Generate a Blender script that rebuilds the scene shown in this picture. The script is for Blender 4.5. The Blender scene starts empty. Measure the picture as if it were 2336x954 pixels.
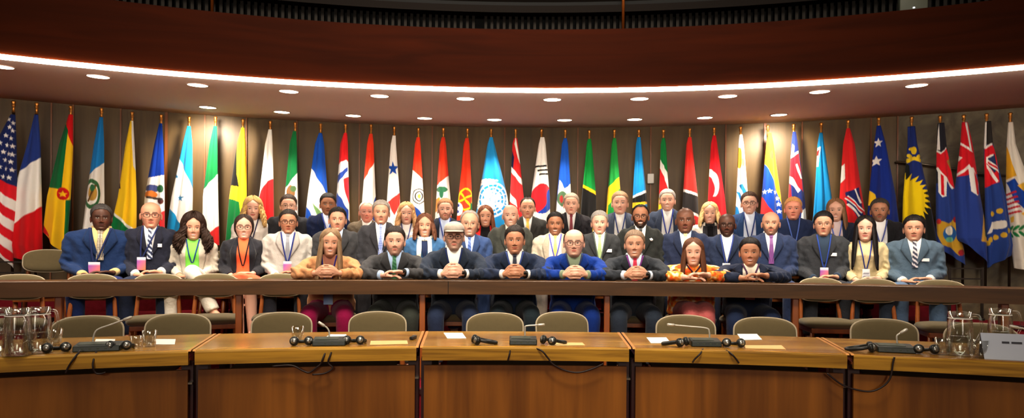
import bpy, bmesh, math, random
import numpy as np
from mathutils import Matrix, Vector
PI = math.pi
sc = bpy.context.scene
COL = sc.collection
random.seed(7)
RNG = np.random.default_rng(7)

# ------------------------------------------------------------------ camera model (metres; O = centre of the round hall)
F, CX, HY, ROLL = 1503.4, 1168.0, 583.0, 0.0072
CAMX, CAMY, CAMZ = -0.103, 3.113, 1.195
def unroll(x, y):
    dx, dy = x - CX, y - 477.0
    return dx*math.cos(ROLL) + dy*math.sin(ROLL), -dx*math.sin(ROLL) + dy*math.cos(ROLL) - (HY - 477.0)
def ring(x, R, y=600):
    """angle about O and depth from the camera of the point of ring R seen in picture column x"""
    u, v = unroll(x, y); t = u/F
    a = 1 + t*t; b = 2*(t*CAMX + CAMY); c = CAMX**2 + CAMY**2 - R*R
    d = (-b + math.sqrt(b*b - 4*a*c))/(2*a)
    return math.atan2(CAMX + t*d, CAMY + d), d
def ring_z(x, y, R):
    u, v = unroll(x, y); th, d = ring(x, R, y)
    return CAMZ - v*d/F
def P(th, R, z): return Vector((R*math.sin(th), R*math.cos(th), z))
def on_table(x, y, z=0.74):
    """point of the table-top plane seen at a picture point -> angle, radius"""
    u, v = unroll(x, y); d = (CAMZ - z)*F/v
    px, py = CAMX + u/F*d, CAMY + d
    return math.atan2(px, py), math.hypot(px, py)

# ------------------------------------------------------------------ materials
def lin(c):
    return tuple(((v/255.0)/12.92 if v/255.0 <= .04045 else ((v/255.0 + .055)/1.055)**2.4) for v in c[:3])
MATS = {}
def nodes(name):
    m = bpy.data.materials.new(name); m.use_nodes = True
    nt = m.node_tree; return m, nt, nt.nodes['Principled BSDF']
def mat(name, c, rough=.5, metal=0, spec=.5, var=.0, vs=8, bump=0, bs=60, emit=None, es=0, alpha=1, trans=0, ior=1.45, sheen=0):
    if name in MATS: return MATS[name]
    m, nt, b = nodes(name)
    col = lin(c)
    b.inputs['Base Color'].default_value = (*col, 1)
    b.inputs['Roughness'].default_value = rough; b.inputs['Metallic'].default_value = metal
    b.inputs['Specular IOR Level'].default_value = spec
    b.inputs['IOR'].default_value = ior
    if sheen: b.inputs['Sheen Weight'].default_value = sheen
    if trans: b.inputs['Transmission Weight'].default_value = trans
    if emit:
        b.inputs['Emission Color'].default_value = (*lin(emit), 1); b.inputs['Emission Strength'].default_value = es
    if var or bump:
        tc = nt.nodes.new('ShaderNodeTexCoord')
        if var:
            n = nt.nodes.new('ShaderNodeTexNoise'); n.inputs['Scale'].default_value = vs; n.inputs['Detail'].default_value = 4
            nt.links.new(tc.outputs['Object'], n.inputs['Vector'])
            mx = nt.nodes.new('ShaderNodeMix'); mx.data_type = 'RGBA'
            mx.inputs['A'].default_value = (*[v*(1-var) for v in col], 1); mx.inputs['B'].default_value = (*[min(1, v*(1+var)) for v in col], 1)
            nt.links.new(n.outputs['Fac'], mx.inputs['Factor']); nt.links.new(mx.outputs['Result'], b.inputs['Base Color'])
        if bump:
            n2 = nt.nodes.new('ShaderNodeTexNoise'); n2.inputs['Scale'].default_value = bs; n2.inputs['Detail'].default_value = 3
            nt.links.new(tc.outputs['Object'], n2.inputs['Vector'])
            bp = nt.nodes.new('ShaderNodeBump'); bp.inputs['Strength'].default_value = bump; bp.inputs['Distance'].default_value = .01
            nt.links.new(n2.outputs['Fac'], bp.inputs['Height']); nt.links.new(bp.outputs['Normal'], b.inputs['Normal'])
    MATS[name] = m
    return m
def wood(name, c1, c2, sx, sy, rough=.35, uv=True, spec=.5, sz=None, dist=1.2, coat=0):
    """streaky wood: noise stretched along the grain (small scale = along)"""
    if name in MATS: return MATS[name]
    m, nt, b = nodes(name)
    tc = nt.nodes.new('ShaderNodeTexCoord'); mp = nt.nodes.new('ShaderNodeMapping')
    mp.inputs['Scale'].default_value = (sx, sy, sz if sz else sy)
    nt.links.new(tc.outputs['UV' if uv else 'Object'], mp.inputs['Vector'])
    n = nt.nodes.new('ShaderNodeTexNoise'); n.inputs['Scale'].default_value = 1; n.inputs['Detail'].default_value = 6; n.inputs['Distortion'].default_value = dist
    nt.links.new(mp.outputs['Vector'], n.inputs['Vector'])
    n2 = nt.nodes.new('ShaderNodeTexNoise'); n2.inputs['Scale'].default_value = .23; n2.inputs['Detail'].default_value = 2
    nt.links.new(mp.outputs['Vector'], n2.inputs['Vector'])
    ad = nt.nodes.new('ShaderNodeMath'); ad.operation = 'ADD'
    nt.links.new(n.outputs['Fac'], ad.inputs[0]); nt.links.new(n2.outputs['Fac'], ad.inputs[1])
    cr = nt.nodes.new('ShaderNodeValToRGB'); cr.color_ramp.elements[0].position = .72; cr.color_ramp.elements[1].position = 1.28
    cr.color_ramp.elements[1].position = .76
    cr.color_ramp.elements[0].position = .48
    hv = nt.nodes.new('ShaderNodeMath'); hv.operation = 'MULTIPLY'; hv.inputs[1].default_value = .62
    nt.links.new(ad.outputs[0], hv.inputs[0])
    cr.color_ramp.elements[0].color = (*lin(c1), 1); cr.color_ramp.elements[1].color = (*lin(c2), 1)
    nt.links.new(hv.outputs[0], cr.inputs['Fac']); nt.links.new(cr.outputs['Color'], b.inputs['Base Color'])
    b.inputs['Roughness'].default_value = rough; b.inputs['Specular IOR Level'].default_value = spec
    if coat: b.inputs['Coat Weight'].default_value = coat; b.inputs['Coat Roughness'].default_value = .12
    MATS[name] = m
    return m
def painted(name, rough=.7, sheen=0.0, bump=0, spec=.3, sss=0, trl=0):
    """colour comes from the mesh's colour attribute"""
    if name in MATS: return MATS[name]
    m, nt, b = nodes(name)
    a = nt.nodes.new('ShaderNodeAttribute'); a.attribute_name = 'Col'
    nt.links.new(a.outputs['Color'], b.inputs['Base Color'])
    b.inputs['Roughness'].default_value = rough; b.inputs['Specular IOR Level'].default_value = spec
    if sheen: b.inputs['Sheen Weight'].default_value = sheen
    if sss:
        b.inputs['Subsurface Weight'].default_value = sss; b.inputs['Subsurface Radius'].default_value = (.012, .005, .003); b.inputs['Subsurface Scale'].default_value = 1
    MATS[name] = m
    return m

# ------------------------------------------------------------------ objects
def tag(o, label=None, cat=None, group=None, kind=None):
    if label: o['label'] = label
    if cat: o['category'] = cat
    if group: o['group'] = group
    if kind: o['kind'] = kind
    return o
def empty(name, loc, rz=0, label=None, cat=None, group=None):
    o = bpy.data.objects.new(name, None); COL.objects.link(o)
    o.location = loc; o.rotation_euler = (0, 0, rz); o.empty_display_size = .05
    return tag(o, label, cat, group)
def obj(name, V, Fc, m, parent=None, smooth=True, cols=None, uvs=None, fm=None):
    me = bpy.data.meshes.new(name)
    V = np.asarray(V, float).reshape(-1, 3)
    me.from_pydata(V.tolist() if len(V) < 4000 else [tuple(v) for v in V], [], Fc)
    for mm in (m if isinstance(m, (list, tuple)) else [m]): me.materials.append(mm)
    if smooth and len(me.polygons): me.polygons.foreach_set('use_smooth', [True]*len(me.polygons))
    if fm is not None: me.polygons.foreach_set('material_index', list(fm))
    if cols is not None:
        ca = me.color_attributes.new('Col', 'FLOAT_COLOR', 'POINT')
        c4 = np.ones((len(V), 4), np.float32); c4[:, :3] = cols
        ca.data.foreach_set('color', c4.ravel())
    if uvs is not None:
        ul = me.uv_layers.new(name='UVMap'); li = np.zeros(len(me.loops), np.int32); me.loops.foreach_get('vertex_index', li)
        ul.data.foreach_set('uv', np.asarray(uvs, np.float32)[li].ravel())
    me.update()
    o = bpy.data.objects.new(name, me); COL.objects.link(o)
    if parent: o.parent = parent
    return o
class MB:
    """collects shapes into one mesh"""
    def __init__(s): s.V = []; s.F = []; s.fm = []
    def add(s, V, Fc, mi=0):
        k = len(s.V); s.V += [tuple(v) for v in V]; s.F += [tuple(i + k for i in f) for f in Fc]; s.fm += [mi]*len(Fc); return s
    def box(s, c, d, rz=0, rx=0, bev=0, mi=0, ry=0):
        bm = bmesh.new(); bmesh.ops.create_cube(bm, size=1)
        bmesh.ops.scale(bm, vec=d, verts=bm.verts)
        if bev: bmesh.ops.bevel(bm, geom=bm.edges[:], offset=bev, segments=2, affect='EDGES', profile=.6)
        bmesh.ops.transform(bm, matrix=Matrix.Translation(c) @ Matrix.Rotation(rz, 4, 'Z') @ Matrix.Rotation(ry, 4, 'Y') @ Matrix.Rotation(rx, 4, 'X'), verts=bm.verts)
        bm.verts.index_update()
        s.add([v.co[:] for v in bm.verts], [[v.index for v in f.verts] for f in bm.faces], mi); bm.free(); return s
    def tube(s, pts, r, n=8, cap=True, mi=0, sub=0, flat=1.0):
        V, Fc = tube(pts, r, n, cap, sub, flat); return s.add(V, Fc, mi)
    def lathe(s, prof, n=20, c=(0, 0, 0), mi=0):
        V = []; Fc = []
        for r, z in prof:
            for i in range(n): V.append((c[0] + r*math.cos(2*PI*i/n), c[1] + r*math.sin(2*PI*i/n), c[2] + z))
        for j in range(len(prof) - 1):
            for i in range(n): Fc.append((j*n + i, j*n + (i+1) % n, (j+1)*n + (i+1) % n, (j+1)*n + i))
        return s.add(V, Fc, mi)
    def build(s, name, m, parent=None, smooth=True, **k):
        return obj(name, s.V, s.F, m, parent, smooth, fm=s.fm if isinstance(m, (list, tuple)) else None, **k)
def smooth_path(pts, rr, sub):
    pts = [Vector(p) for p in pts]; out = []; ro = []
    n = len(pts)
    for i in range(n - 1):
        p0 = pts[max(i-1, 0)]; p1 = pts[i]; p2 = pts[i+1]; p3 = pts[min(i+2, n-1)]
        for k in range(sub):
            t = k/sub
            out.append(.5*((2*p1) + (p2-p0)*t + (2*p0-5*p1+4*p2-p3)*t*t + (3*p1-p0-3*p2+p3)*t**3)); ro.append(rr[i]*(1-t) + rr[i+1]*t)
    out.append(pts[-1]); ro.append(rr[-1]); return out, ro
def tube(pts, r, n=8, cap=True, sub=0, flat=1.0):
    rr = list(r) if isinstance(r, (list, tuple)) else [r]*len(pts)
    pts = [Vector(p) for p in pts]
    if sub: pts, rr = smooth_path(pts, rr, sub)
    V = []; Fc = []; ref = None
    for i, p in enumerate(pts):
        d = (pts[min(i+1, len(pts)-1)] - pts[max(i-1, 0)])
        d = d.normalized() if d.length > 1e-9 else Vector((0, 0, 1))
        if ref is None:
            ref = Vector((1, 0, 0)) if abs(d.x) < .9 else Vector((0, 1, 0))
        u = (ref - d*ref.dot(d)); u = u.normalized() if u.length > 1e-6 else d.orthogonal().normalized()
        ref = u; w = d.cross(u)
        for k in range(n):
            a = 2*PI*k/n; V.append(tuple(p + u*(math.cos(a)*rr[i]) + w*(math.sin(a)*rr[i]*flat)))
    for i in range(len(pts) - 1):
        for k in range(n): Fc.append((i*n + k, i*n + (k+1) % n, (i+1)*n + (k+1) % n, (i+1)*n + k))
    if cap:
        Fc.append(tuple(range(n-1, -1, -1))); Fc.append(tuple((len(pts)-1)*n + k for k in range(n)))
    return V, Fc
def arc(name, prof, t0, t1, m, parent=None, n=48, closed=True, smooth=False, inv=None, caps=True, vseed=0):
    """sweep a (radius, height) profile about O"""
    k = len(prof); V = []; U = []; Fc = []
    L = [0]
    for a, b in zip(prof, prof[1:]): L.append(L[-1] + math.hypot(a[0]-b[0], a[1]-b[1]))
    for i in range(n + 1):
        th = t0 + (t1 - t0)*i/n
        for j, (R, z) in enumerate(prof):
            p = P(th, R, z); V.append(inv @ p if inv else p); U.append((th*R + vseed, L[j] + vseed*.37))
    for i in range(n):
        for j in range(k if closed else k - 1):
            a, b = i*k + j, i*k + (j+1) % k
            Fc.append((a, b, b + k, a + k))
    if closed and caps:
        Fc.append(tuple(range(k-1, -1, -1))); Fc.append(tuple(n*k + j for j in range(k)))
    o = obj(name, [tuple(v) for v in V], Fc, m, parent, smooth, uvs=U)
    bm = bmesh.new(); bm.from_mesh(o.data); bmesh.ops.recalc_face_normals(bm, faces=bm.faces[:]); bm.to_mesh(o.data); bm.free()
    return o
def dup(root, loc, rz, label=None, group=None, scale=None):
    """copy a thing with its parts and sub-parts"""
    r = root.copy(); COL.objects.link(r); r.location = loc; r.rotation_euler = (0, 0, rz)
    if label: r['label'] = label
    if group: r['group'] = group
    for ch in list(root.children):
        c = ch.copy(); COL.objects.link(c); c.parent = r
        for g in list(ch.children):
            d = g.copy(); COL.objects.link(d); d.parent = c
    return r
E_ROW1, E_ROW2, E_HALL, E_TAB, E_FAR = 60, 78, 95, 620, 60
# ------------------------------------------------------------------ camera
cam = bpy.data.cameras.new('camera'); co = bpy.data.objects.new('camera', cam); COL.objects.link(co)
cam.sensor_width = 36; cam.lens = F*36/2336; cam.shift_y = (HY - 477)/2336; cam.clip_start = .05
co.matrix_world = Matrix.Translation((CAMX, CAMY, CAMZ)) @ Matrix.Rotation(PI/2, 4, 'X') @ Matrix.Rotation(ROLL, 4, 'Z')
sc.camera = co
# ------------------------------------------------------------------ the room
R_STRIP, R_WALL, R_A0, R_B0, R_C0 = 8.58, 11.0, 8.0, 9.28, 9.97
Z_A, Z_B, Z_C = .20, .40, .60
R_FLAG = 10.78; R_F0, Z_F = 10.58, .78
def soffit(R): return 2.586 + (R - R_STRIP)*.059
M_carpet = mat('red_carpet', (126, 32, 42), .95, var=.25, vs=30, bump=.3, bs=300, spec=.1)
M_fascia = wood('mahogany_fascia', (46, 14, 1), (62, 21, 2), .7, 9, .65, spec=.05)
M_sof = mat('soffit_plaster', (212, 190, 176), .85, var=.04, vs=2, spec=.2)
M_wall = wood('brown_wall_panel', (84, 65, 38), (106, 84, 50), 9, .6, .45, spec=.35)
M_batten = mat('orange_brown_batten', (128, 76, 36), .4, spec=.5)
M_slat = mat('dark_slat', (46, 42, 38), .7, spec=.1)
M_black = mat('black_gap', (10, 9, 8), .8)
M_brass = mat('brass_post', (150, 84, 30), .35, .7)
M_table = wood('honey_table_wood', (126, 82, 22), (198, 150, 64), 1.6, 20, .24, spec=.5, dist=2.4, coat=.35)
M_tfas = wood('honey_fascia_wood', (118, 84, 16), (174, 134, 42), 1.6, 34, .38, spec=.4, dist=1.5)
M_panel = wood('brown_panel_wood', (98, 59, 15), (134, 86, 27), 14, .8, .5, spec=.25, dist=.6)
M_desk = wood('brown_desk_wood', (68, 44, 18), (94, 63, 30), 1.4, 14, .42, spec=.3)
M_redpost = mat('dark_red_post', (48, 14, 10), .4)
M_post = wood('orange_post_wood', (118, 60, 20), (150, 84, 34), 12, 12, .35, uv=False, sz=1.2)
M_white = mat('white_plastic', (225, 225, 220), .5)
M_led = mat('led_tube', (255, 250, 240), .5, emit=(255, 246, 232), es=60)

o = arc('floor', [(0.2, 0), (R_A0, 0), (R_A0, Z_A), (R_B0, Z_A), (R_B0, Z_B), (R_C0, Z_B), (R_C0, Z_C), (R_F0, Z_C), (R_F0, Z_F), (R_WALL+.1, Z_F), (R_WALL+.1, -.1), (.2, -.1)], -1.15, 1.15, M_carpet, n=90); tag(o, kind='structure')
for k, (R, z) in enumerate(((R_A0, Z_A), (R_B0, Z_B), (R_C0, Z_C), (R_F0, Z_F))):
    o = arc('trim_%d' % (k+1), [(R-.012, z-.03), (R-.012, z+.006), (R+.05, z+.006), (R+.05, z-.03)], -1.1, 1.1, mat('dark_step_edge', (52, 16, 16), .6), n=80); tag(o, kind='structure')
TH_ST = ring(2048, R_WALL, 400)[0]
o = arc('wall_back', [(R_WALL, 0), (R_WALL, 3.4), (R_WALL+.12, 3.4), (R_WALL+.12, 0)], -1.15, TH_ST, M_wall, n=80, smooth=False); tag(o, kind='structure')
ms, nt, b = nodes('grey_brown_stone')
tc = nt.nodes.new('ShaderNodeTexCoord'); n1 = nt.nodes.new('ShaderNodeTexNoise'); n1.inputs['Scale'].default_value = 3; n1.inputs['Detail'].default_value = 8; n1.inputs['Distortion'].default_value = 2.5
nt.links.new(tc.outputs['Object'], n1.inputs['Vector'])
cr = nt.nodes.new('ShaderNodeValToRGB'); cr.color_ramp.elements[0].color = (*lin((78, 66, 44)), 1); cr.color_ramp.elements[1].color = (*lin((124, 110, 80)), 1)
cr.color_ramp.elements[0].position = .3; cr.color_ramp.elements[1].position = .75
nt.links.new(n1.outputs['Fac'], cr.inputs['Fac']); nt.links.new(cr.outputs['Color'], b.inputs['Base Color']); b.inputs['Roughness'].default_value = .5
o = arc('wall_right', [(R_WALL+.01, 0), (R_WALL+.01, 3.4), (R_WALL+.12, 3.4), (R_WALL+.12, 0)], TH_ST, 1.15, ms, n=40); tag(o, kind='structure')
TH_P = ring(2180, R_F0, 700)[0]
o = arc('trim_40', [(R_F0-.03, Z_C), (R_F0-.03, Z_F+.012), (R_F0+.06, Z_F+.012), (R_F0+.06, Z_C)], TH_P, 1.12, ms, n=24); tag(o, kind='structure')
o = arc('ceiling', [(R_STRIP, soffit(R_STRIP)), (R_WALL+.1, soffit(R_WALL+.1)), (R_WALL+.1, soffit(R_WALL)+.1), (R_STRIP, soffit(R_STRIP)+.1)], -1.15, 1.15, M_sof, n=90, smooth=False); tag(o, kind='structure')
o = arc('wall_front', [(R_STRIP-.02, 2.578), (R_STRIP-.02, 3.065), (R_STRIP+.3, 3.065), (R_STRIP+.3, 2.7)], -1.15, 1.15, M_fascia, n=90, smooth=False); tag(o, kind='structure')
# battens between the wall panels
for k, x in enumerate((116, 166, 274, 378, 466, 561, 676, 819, 985, 1150, 1317, 1483, 1654, 1744, 1828, 1985, 2046)):
    th = ring(x, R_WALL, 400)[0]; w = .014 if k not in (3, 13) else .03
    b_ = MB(); b_.box((0, 0, 1.6), (w, .02, 2.4)); o = b_.build('trim_%d' % (k+5), M_batten, smooth=False); o.location = P(th, R_WALL-.008, 0); o.rotation_euler = (0, 0, -th); tag(o, kind='structure')
# light strip under the balcony edge
o = arc('led_light_strip', [(R_STRIP-.03, 2.546), (R_STRIP-.03, 2.576), (R_STRIP-.004, 2.576), (R_STRIP-.004, 2.546)], -1.1, 1.1, M_led, n=110); tag(o, 'long glowing white light strip curving along the lower edge of the wooden balcony', 'light strip')
# balcony railing: slats, rails, posts
rr = empty('balcony_railing', P(0, 8.8, 3.065), 0, 'dark slatted railing on top of the wooden balcony front', 'railing'); inv = Matrix.Translation(-P(0, 8.8, 3.065))
sl = MB(); N = 284
for i in range(N):
    th = -.85 + 1.7*i/(N-1)
    if abs(i-134) < 1: continue
    V, Fc = MB().box((0, 0, 0), (.024, .03, .28)).V, None
    bb = MB().box(tuple(inv @ P(th, 8.84, 3.18)), (.024, .02, .22), rz=-th); sl.add(bb.V, bb.F)
sl.build('slat_panel', M_slat, rr, False)
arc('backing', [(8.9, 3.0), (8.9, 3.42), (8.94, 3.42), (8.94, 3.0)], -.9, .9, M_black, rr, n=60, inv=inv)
arc('top_rail', [(8.74, 3.27), (8.74, 3.33), (8.9, 3.33), (8.9, 3.27)], -.9, .9, mat('dark_brown_rail', (24, 18, 14), .7, spec=.1), rr, n=60, inv=inv)
arc('bottom_rail', [(8.78, 3.07), (8.78, 3.085), (8.88, 3.085), (8.88, 3.07)], -.9, .9, M_black, rr, n=60, inv=inv)
for x in (483, 1421):
    th = ring(x, 8.72, 30)[0]; q = inv @ P(th, 8.72, 0)
    p = MB(); p.tube([(q.x, q.y, 3.07-3.065), (q.x, q.y, 3.9-3.065)], .013, 10); p.build('brass_post', M_brass, rr)
# dim gallery behind the railing
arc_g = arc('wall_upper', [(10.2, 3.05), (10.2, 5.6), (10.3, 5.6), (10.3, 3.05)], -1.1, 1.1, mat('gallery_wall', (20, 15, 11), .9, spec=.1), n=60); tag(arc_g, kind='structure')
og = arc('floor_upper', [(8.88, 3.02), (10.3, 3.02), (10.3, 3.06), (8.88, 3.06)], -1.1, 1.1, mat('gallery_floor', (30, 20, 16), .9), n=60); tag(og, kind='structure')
th = ring(2081, 8.74, 10)[0]; g = empty('wall_speaker', P(th, 8.74, 3.07), -th, 'grey-green box with a small light dot on the balcony ledge at upper right', 'speaker box')
MB().box((0, 0, .09), (.19, .09, .17), bev=.008).build('housing', mat('grey_green_plastic', (88, 92, 80), .5), g)
MB().box((0, -.047, .05), (.014, .006, .010), bev=.002).build('indicator_light', mat('tiny_lamp', (240, 240, 255), .4, emit=(235, 240, 255), es=2), g)
# downlights
M_lens = mat('downlight_lens', (255, 240, 210), .5, emit=(255, 236, 205), es=14)
M_ring = mat('downlight_ring', (150, 120, 105), .5)
ORD = ['first', 'second', 'third', 'fourth', 'fifth', 'sixth', 'seventh', 'eighth', 'ninth', 'tenth', 'eleventh', 'twelfth', 'thirteenth', 'fourteenth', 'fifteenth', 'sixteenth', 'seventeenth', 'eighteenth', 'nineteenth', 'twentieth']
def downlight(x, y, R, label, group, energy, tilt=0, blend=.7, size=75):
    th = ring(x, R, y)[0]; z = soffit(R)
    g = empty('recessed_downlight', P(th, R, z), -th, label, 'ceiling light', group); g.rotation_euler = (.059, 0, -th)
    MB().lathe([(.088, .004), (.090, -.003), (.082, -.006), (.078, -.002), (.078, .004)], 28).build('trim_ring', M_ring, g)
    MB().lathe([(.0785, .002), (.0785, -.004), (.04, -.0055), (0.001, -.006)], 28).build('lens', M_lens, g)
    l = bpy.data.lights.new('downlight_lamp', 'SPOT'); l.energy = energy; l.color = (1, .90, .76); l.spot_size = math.radians(size); l.spot_blend = blend; l.shadow_soft_size = .06
    lo = bpy.data.objects.new('downlight_lamp', l); COL.objects.link(lo); lo.location = P(th, R, z-.03); lo.rotation_euler = (tilt, 0, -th)
ROW1 = [(2, 181), (223, 197), (450, 211), (658, 222), (865, 229), (1061, 233), (1259, 234), (1458, 234.5), (1659, 231), (1869, 227), (2090, 217)]
ROW2 = [(473, 259), (642, 265), (805, 272), (968, 276), (1127, 278), (1287, 280), (1447, 280), (1607, 278), (1776, 276)]
for k, (x, y) in enumerate(ROW1):
    downlight(x, y, 9.11, 'round recessed ceiling downlight, %s from the left in the nearer row behind the light strip' % ORD[k], 'nearer row of downlights', E_ROW1)
for k, (x, y) in enumerate(ROW2):
    e = k in (0, 8)
    downlight(x, y, 10.38, 'round recessed ceiling downlight, %s from the left in the row above the flags' % ORD[k], 'farther row of downlights', E_ROW2*(1.7 if e else 1), .85 if e else 0, .8, 110 if e else 95)
# wall plate
th = ring(1483, R_WALL, 408)[0]; z = ring_z(1483, 408, R_WALL-.03)
o = MB().box((0, 0, 0), (.075, .03, .115), bev=.006).build('wall_plate', M_white); o.location = P(th, R_WALL-.035, z); o.rotation_euler = (0, 0, -th); tag(o, 'small white rectangular plate on the brown wall between two flags', 'wall plate')
# steel rail on the stone wall
pts = [P(ring(x, R_WALL-.08, y)[0], R_WALL-.06, ring_z(x, y, R_WALL-.06)) for x, y in ((2044, 369), (2095, 373), (2150, 381), (2190, 387), (2235, 396), (2300, 402))]
m_ = MB(); m_.tube(pts, .012, 8)
for q in (pts[0], pts[2], pts[4]):
    d = Vector((q.x, q.y, 0)).normalized(); m_.tube([q, q + d*.07], .008, 6)
o = m_.build('steel_rail', mat('dull_steel', (120, 112, 98), .35, .8)); tag(o, 'thin steel rail fixed to the grey-brown stone wall behind the dark blue flags', 'rail')
# ------------------------------------------------------------------ foreground tables
JT = [-.418, -.2525, -.0874, .0774, .2360, .401]
TLAB = ['honey-coloured curved table section at the far left with two water jugs', 'honey-coloured curved table section left of centre with a tumbler and headsets',
        'honey-coloured curved table section in the centre between two headset units', 'honey-coloured curved table section right of centre with two white cards and a coaster-free edge',
        'honey-coloured curved table section at the far right carrying the grey name plate']
TLAB[3] = 'honey-coloured curved table section right of centre holding two white cards'
for k in range(5):
    a, b2 = JT[k], JT[k+1]; mid = (a+b2)/2; g_ = .0022
    root = empty('conference_table', P(mid, 6.75, 0), -mid, TLAB[k], 'table', 'curved tables in the foreground')
    inv = (Matrix.Translation(P(mid, 6.75, 0)) @ Matrix.Rotation(-mid, 4, 'Z')).inverted()
    arc('tabletop', [(6.405, .735), (6.415, .74), (7.06, .74), (7.07, .735), (7.07, .70), (6.405, .70)], a+g_, b2-g_, M_table, root, 24, inv=inv, vseed=k*3.3)
    arc('edge_fascia', [(6.395, .672), (6.393, .73), (6.401, .737), (6.425, .737), (6.425, .672)], a+g_, b2-g_, M_tfas, root, 24, inv=inv, vseed=k*2.1)
    arc('front_panel', [(6.43, .04), (6.43, .642), (6.455, .642), (6.455, .04)], a+.0035, b2-.0035, M_panel, root, 24, inv=inv, vseed=k*1.7)
    for e, s in ((a, 1), (b2, -1)):
        t = e + s*.0006
        arc('end_strip', [(6.398, .735), (6.41, .7415), (7.06, .7415), (7.06, .735)], min(t, t+s*.0022), max(t, t+s*.0022), mat('pale_end_strip', (205, 150, 90), .25), root, 1, inv=inv)
        arc('leg', [(6.47, 0), (6.47, .672), (6.54, .672), (6.54, 0)], min(e+s*.001, e+s*.009), max(e+s*.001, e+s*.009), M_redpost, root, 1, inv=inv)
        arc('leg', [(6.95, 0), (6.95, .70), (7.02, .70), (7.02, 0)], min(e+s*.004, e+s*.012), max(e+s*.004, e+s*.012), M_redpost, root, 1, inv=inv)
    arc('cable_shelf', [(6.47, .60), (6.47, .61), (6.85, .61), (6.85, .60)], a+.02, b2-.02, mat('dark_shelf', (30, 12, 10), .6), root, 16, inv=inv)
    arc('clip', [(6.432, .575), (6.432, .583), (6.47, .583), (6.47, .575)], b2-.0034, b2-.0005, mat('dull_steel', (120, 112, 98), .35, .8), root, 1, inv=inv)
# ------------------------------------------------------------------ raised desk
DESK_R0, DESK_R1, DESK_Z = 8.41, 8.78, .99
root = empty('curved_desk', P(0, 8.6, Z_A), 0, 'long curved brown wooden desk that the front row of people lean on', 'desk'); inv = Matrix.Translation(-P(0, 8.6, Z_A))
arc('desktop', [(DESK_R0, DESK_Z-.11), (DESK_R0, DESK_Z-.004), (DESK_R0+.006, DESK_Z), (DESK_R1, DESK_Z), (DESK_R1, DESK_Z-.03), (DESK_R0+.06, DESK_Z-.035), (DESK_R0+.06, DESK_Z-.11)], -.66, .66, M_desk, root, 90, inv=inv)
th = ring(1022, DESK_R0)[0]; arc('seam', [(DESK_R0-.0012, DESK_Z-.108), (DESK_R0-.0012, DESK_Z-.006), (DESK_R0+.004, DESK_Z-.006), (DESK_R0+.004, DESK_Z-.108)], th-.0003, th+.0003, M_black, root, 1, inv=inv)
for x in (135, 545, 963, 1383, 1812, 2288):
    th = ring(x, DESK_R0+.1, 720)[0]; p = MB(); p.box(tuple(inv @ P(th, DESK_R0+.1, .55)), (.046, .09, .70), rz=-th, bev=.006); p.build('post', M_post, root, False)
# ------------------------------------------------------------------ chairs
M_fab = mat('taupe_fabric', (98, 87, 63), .9, var=.08, vs=40, bump=.15, bs=500, spec=.15, sheen=.2)
M_pipe = mat('pale_piping', (170, 158, 136), .75, spec=.2)
M_cwood = wood('chair_wood', (120, 62, 22), (152, 86, 34), 14, 14, .35, uv=False, sz=2)
def pad(hw, hh, n, dome, thick, arch=0, bend=0):
    """rounded cushion in the xz plane facing -y; returns verts, faces, rim points"""
    V = []; Fc = []; rim = []; NA = 48; rings = [0.0, .35, .65, .85, .95, 1.0]
    def out(a, r):
        c, s = math.cos(a), math.sin(a)
        k = (abs(c)**n + abs(s)**n)**(-1/n)
        x, z = hw*k*c*r, hh*k*s*r
        if z > 0: z += arch*(1 - (x/hw)**2)*r*(z/hh)
        return x, z
    def yb(x): return -bend*(x/hw)**2
    for side in (-1, 1):
        base = len(V)
        V.append((0, side*(thick/2 + dome), 0))
        for r in rings[1:]:
            for i in range(NA):
                x, z = out(2*PI*i/NA, r); e = math.sqrt(max(0, 1 - r**4))
                V.append((x, side*(thick/2*(.35 + .65*e) + dome*e) + yb(x), z))
        for i in range(NA):
            f = (base, base+1+i, base+1+(i+1) % NA); Fc.append(f if side < 0 else f[::-1])
        for j in range(len(rings)-2):
            for i in range(NA):
                a = base+1+j*NA+i; b = base+1+j*NA+(i+1) % NA
                f = (a, a+NA, b+NA, b); Fc.append(f if side < 0 else f[::-1])
    h = len(V)//2; o0 = 1 + (len(rings)-2)*NA
    for i in range(NA):
        a, b = o0+i, o0+(i+1) % NA; Fc.append((a, a+h, b+h, b))
    for i in range(NA + 1):
        x, z = out(2*PI*i/NA, 1.0); rim.append((x, yb(x) - thick*.17, z))
    return V, Fc, rim
def make_chair():
    t = empty('upholstered_chair', (0, 0, 0), 0, '-', 'chair')
    V, Fc, rim = pad(.183, .088, 3.8, .012, .05, arch=.022, bend=.035)
    R = Matrix.Translation((0, .20, .705)) @ Matrix.Rotation(-.16, 4, 'X')
    tr = lambda L, M: [tuple(M @ Vector(v)) for v in L]
    obj('backrest', tr(V, R), Fc, M_fab, t)
    MB().tube(tr(rim, R), .006, 6, cap=False).build('piping', M_pipe, t)
    V, Fc, rim = pad(.215, .21, 3.6, .014, .055)
    R2 = Matrix.Translation((0, -.02, .445)) @ Matrix.Rotation(-PI/2, 4, 'X')
    obj('seat', tr(V, R2), Fc, M_fab, t)
    MB().box((0, -.02, .398), (.36, .36, .04), bev=.006).build('seat_frame', M_cwood, t, False)
    for s in (-1, 1):
        MB().tube([(s*.17, .17, 0), (s*.165, .165, .40), (s*.15, .205, .62), (s*.14, .235, .76)], [.014, .018, .016, .012], 8, sub=4).build('back_leg', M_cwood, t)
        MB().tube([(s*.18, -.19, 0), (s*.165, -.16, .40)], [.013, .018], 8).build('front_leg', M_cwood, t)
        MB().tube([(s*.172, -.175, .2), (s*.167, .167, .2)], .009, 6).build('side_stretcher', M_cwood, t)
    return t
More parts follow.
